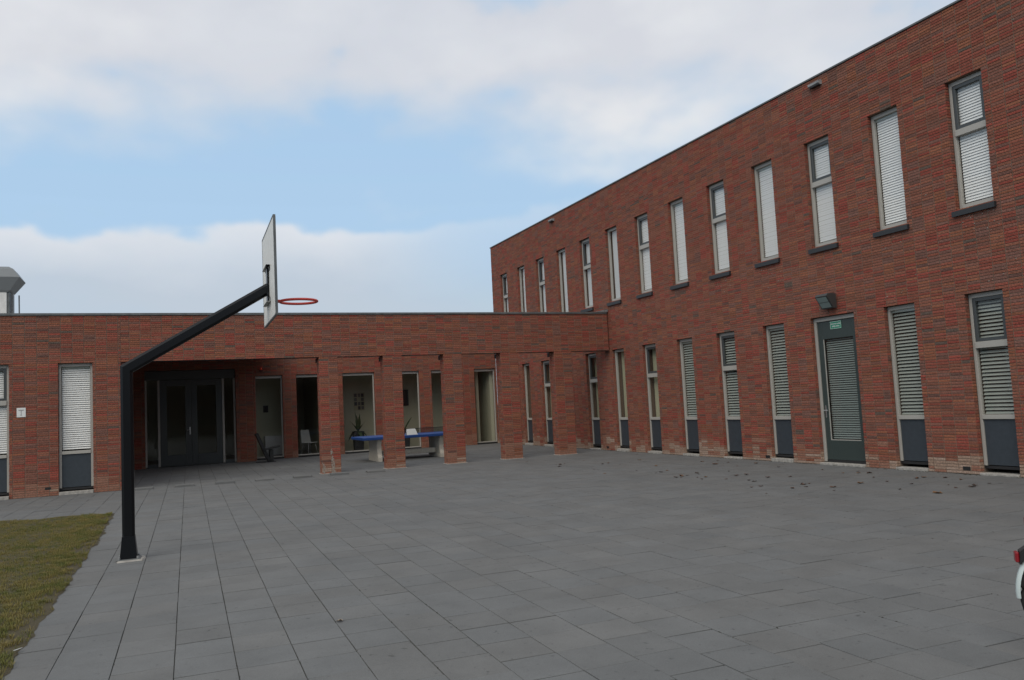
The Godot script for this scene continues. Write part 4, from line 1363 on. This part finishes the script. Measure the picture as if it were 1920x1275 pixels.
# ------------------------------------------------------------------ the bicycle at the right edge
func bicycle() -> void:
	var t := thing("bicycle", "bicycle with white rear mudguard and red rear lamp at the right edge", "bicycle", Vector3(-7.858, 0, 18.633), -0.80)
	# x forward; rear hub at the origin
	var r := 0.335
	for k in 2:
		var hub := Vector3(1.08 * k, r + 0.022, 0)
		var wh := holder("wheel", t)
		part("tyre", tube_mesh(ring_path(hub, r, Vector3.RIGHT, Vector3.UP, 0, TAU, 48), 0.021, 10), M.tyre, wh)
		part("rim", tube_mesh(ring_path(hub, r - 0.030, Vector3.RIGHT, Vector3.UP, 0, TAU, 48), 0.011, 8), M.steel, wh)
		var sp := start()
		for i in 28:
			var a := TAU * i / 28
			var d := Vector3(cos(a), sin(a), 0)
			tube(sp, [hub + d.rotated(Vector3.BACK, 0.9 * (1 if i % 2 else -1)) * 0.025 + Vector3(0, 0, 0.025 * (1 if i % 4 < 2 else -1)), hub + d * (r - 0.03)], 0.0012, 4)
		stuff(part("spokes", done(sp), M.steel, wh))
		part("hub", tube_mesh([hub + Vector3(0, 0, -0.05), hub + Vector3(0, 0, 0.05)], 0.022, 10), M.steel, wh)
		# mudguard: a curved strip
		var mg := SurfaceTool.new()
		mg.begin(Mesh.PRIMITIVE_TRIANGLES)
		mg.set_smooth_group(0)
		var from := deg_to_rad(25.0 if k == 0 else 15.0)
		var to := deg_to_rad(184.0 if k == 0 else 150.0)
		var n := 30
		var last := []
		for i in n + 1:
			var a := lerpf(from, to, float(i) / n)
			var d := Vector3(cos(a), sin(a), 0)
			var row := []
			for s in [[-0.030, -0.016], [-0.018, 0.0], [0.018, 0.0], [0.030, -0.016]]:
				row.append(hub + d * (r + 0.036 + s[1]) + Vector3(0, 0, s[0]))
			if i > 0:
				for s in 3:
					quad(mg, last[s], row[s], row[s + 1], last[s + 1])
					var inn := -d * 0.002
					quad(mg, last[s + 1] + inn, row[s + 1] + inn, row[s] + inn, last[s] + inn)
			last = row
		part("mudguard", done(mg), M.mudguard_white, t)
	var hub0 := Vector3(0, r + 0.022, 0)
	var bb := Vector3(0.46, 0.29, 0)
	var seat := Vector3(0.31, 0.80, 0)
	var head := Vector3(0.92, 0.82, 0)
	var st := SurfaceTool.new()
	st.begin(Mesh.PRIMITIVE_TRIANGLES)
	st.set_smooth_group(0)
	tube(st, [bb, seat], 0.016)
	tube(st, [seat + Vector3(0.0, -0.04, 0), head], 0.016)
	tube(st, [bb, head - Vector3(-0.02, 0.10, 0)], 0.018)
	tube(st, [head + Vector3(-0.02, 0.06, 0), head + Vector3(0.03, -0.14, 0)], 0.02)
	for s in [-1.0, 1.0]:
		tube(st, [hub0 + Vector3(0, 0, 0.055 * s), bb + Vector3(-0.03, 0, 0.035 * s)], 0.010)
		tube(st, [hub0 + Vector3(0, 0, 0.055 * s), seat + Vector3(0, -0.05, 0.018 * s)], 0.009)
		tube(st, [Vector3(1.08, r + 0.022, 0.05 * s), head + Vector3(0.05, -0.16, 0.04 * s)], 0.011)
	part("frame", done(st), M.black_steel, t)
	st = SurfaceTool.new()
	st.begin(Mesh.PRIMITIVE_TRIANGLES)
	st.set_smooth_group(0)
	for s in [-1.0, 1.0]:
		tube(st, [Vector3(-0.275, 0.775, 0.06 * s), Vector3(0.22, 0.775, 0.06 * s)], 0.006, 8)
		tube(st, [hub0 + Vector3(-0.01, 0, 0.065 * s), Vector3(-0.14, 0.775, 0.06 * s)], 0.005, 8)
	for x in [-0.275, -0.12, 0.06, 0.22]:
		tube(st, [Vector3(x, 0.775, -0.06), Vector3(x, 0.775, 0.06)], 0.005, 8)
	part("carrier", done(st), M.black_steel, t)
	st = start()
	soft_box(st, Vector3(-0.292, 0.74, -0.045), Vector3(-0.280, 0.785, 0.045), 0.004)
	part("reflector", done(st), M.red_plastic, t)
	# rear lamp on the mudguard
	st = start()
	hexa(st, [Vector3(-0.342, 0.525, 0.035), Vector3(-0.24, 0.64, 0.035), Vector3(-0.24, 0.64, -0.035), Vector3(-0.342, 0.525, -0.035),
		Vector3(-0.338, 0.60, 0.035), Vector3(-0.20, 0.70, 0.035), Vector3(-0.20, 0.70, -0.035), Vector3(-0.338, 0.60, -0.035)])
	part("lamp_body", done(st), M.plastic_black, t)
	st = start()
	soft_box(st, Vector3(-0.362, 0.535, -0.03), Vector3(-0.341, 0.595, 0.03), 0.006)
	part("rear_lamp", done(st), M.red_plastic, t)
	part("seat_post", tube_mesh([seat, seat + Vector3(-0.04, 0.16, 0)], 0.012), M.steel, t)
	st = start()
	hexa(st, [Vector3(0.14, 0.955, 0.09), Vector3(0.40, 0.955, 0.025), Vector3(0.40, 0.955, -0.025), Vector3(0.14, 0.955, -0.09), Vector3(0.14, 1.01, 0.085), Vector3(0.40, 0.995, 0.02), Vector3(0.40, 0.995, -0.02), Vector3(0.14, 1.01, -0.085)])
	part("saddle", done(st), M.plastic_black, t)
	part("handlebar", tube_mesh([Vector3(0.72, 1.02, -0.29), Vector3(0.88, 1.05, -0.2), Vector3(0.91, 1.04, 0), Vector3(0.88, 1.05, 0.2), Vector3(0.72, 1.02, 0.29)], 0.011), M.steel, t)
	part("stem", tube_mesh([head + Vector3(-0.02, 0.05, 0), Vector3(0.905, 1.04, 0)], 0.012), M.steel, t)
	part("kickstand", tube_mesh([bb + Vector3(-0.05, -0.02, 0.03), Vector3(0.30, 0.012, 0.17)], 0.008), M.steel, t)
	part("crank", tube_mesh([bb + Vector3(0.0, 0, -0.07), bb + Vector3(0.12, -0.11, -0.075), bb + Vector3(0.12, -0.11, -0.16)], 0.009), M.steel, t)
	part("chain_case", boxes([[Vector3(0.0, 0.285, -0.062), Vector3(0.54, 0.39, -0.048)]], 0.006), M.plastic_black, t)

# ------------------------------------------------------------------ fallen leaves
func leaves() -> void:
	var browns := []
	for c in [Color(0.11, 0.055, 0.03), Color(0.075, 0.04, 0.028), Color(0.16, 0.08, 0.03), Color(0.055, 0.035, 0.026)]:
		var m := mat("dry_leaf_%d" % browns.size(), c, 0.9)
		m.cull_mode = BaseMaterial3D.CULL_DISABLED
		browns.append(m)
	var shapes := []
	for v in 4:
		var st := start()
		var k := 9
		var rim := []
		for i in k:
			var a := TAU * i / k
			var rr := (0.055 if i % 2 == 0 else 0.036) * rng.randf_range(0.8, 1.15)
			rim.append(Vector3(cos(a) * rr * 1.35, 0.004 + rng.randf() * 0.03, sin(a) * rr))
		for i in k:
			tri(st, Vector3(0, 0.004, 0), rim[(i + 1) % k], rim[i])
		shapes.append(done(st))
	for i in 76:
		var x := -0.5 - pow(rng.randf(), 1.1) * 3.6
		var z := 0.8 + pow(rng.randf(), 0.65) * 12.4
		if i > 60:
			x = -2.6 - rng.randf() * 1.1
			z = 6.5 + rng.randf() * 5.5
		var s := rng.randf_range(0.35, 0.95)
		var hue := rng.randi() % 4
		var o := part("fallen_leaf", shapes[i % 4], browns[hue], self, Transform3D(Basis(Vector3.UP, rng.randf() * TAU).scaled(Vector3(s, s, s)), Vector3(x, 0.001, z)))
		var far := "close to" if x > -1.1 else "a stride before" if x > -2.0 else "two strides before" if x > -3.0 else "well out from"
		var size := "large" if s > 0.72 else "small" if s < 0.52 else "medium"
		var k := clampi(int(round((z - 8.75) / 1.705)), -4, 2)
		var spot_at: String = ["fourth window left of", "third window left of", "second window left of", "first window left of", "foot of", "first window right of", "second window right of"][k + 4]
		tag(o, "%s %s dry leaf %s the %s the green door" % [size, ["reddish brown", "dark brown", "orange brown", "blackish"][hue], far, spot_at], "leaf", "leaves scattered along the brick wing")
	var q := part("fallen_leaf", shapes[0], mat("pale_leaf", Color(0.26, 0.22, 0.18), 0.9), self, Transform3D(Basis(Vector3.UP, 0.7).scaled(Vector3(0.5, 0.8, 0.5)), Vector3(-11.42, 0.001, 15.25)))
	tag(q, "pale crumpled leaf lying alone on the open slabs right of the basketball post", "leaf")
	var st3 := start()
	hexa_slab(st3, Vector3(-0.026, 0, -0.012), Vector3(0.026, 0.004, -0.010), Vector3(0.024, 0.010, 0.014), Vector3(-0.026, 0.005, 0.014), Vector3(0, 0.003, 0))
	tag(part("paper_scrap", done(st3), M.sign_white, self, Transform3D(Basis(Vector3.UP, 0.6), Vector3(-13.62, 0.02, 14.75))), "scrap of white paper lying at the lawn edge", "litter")
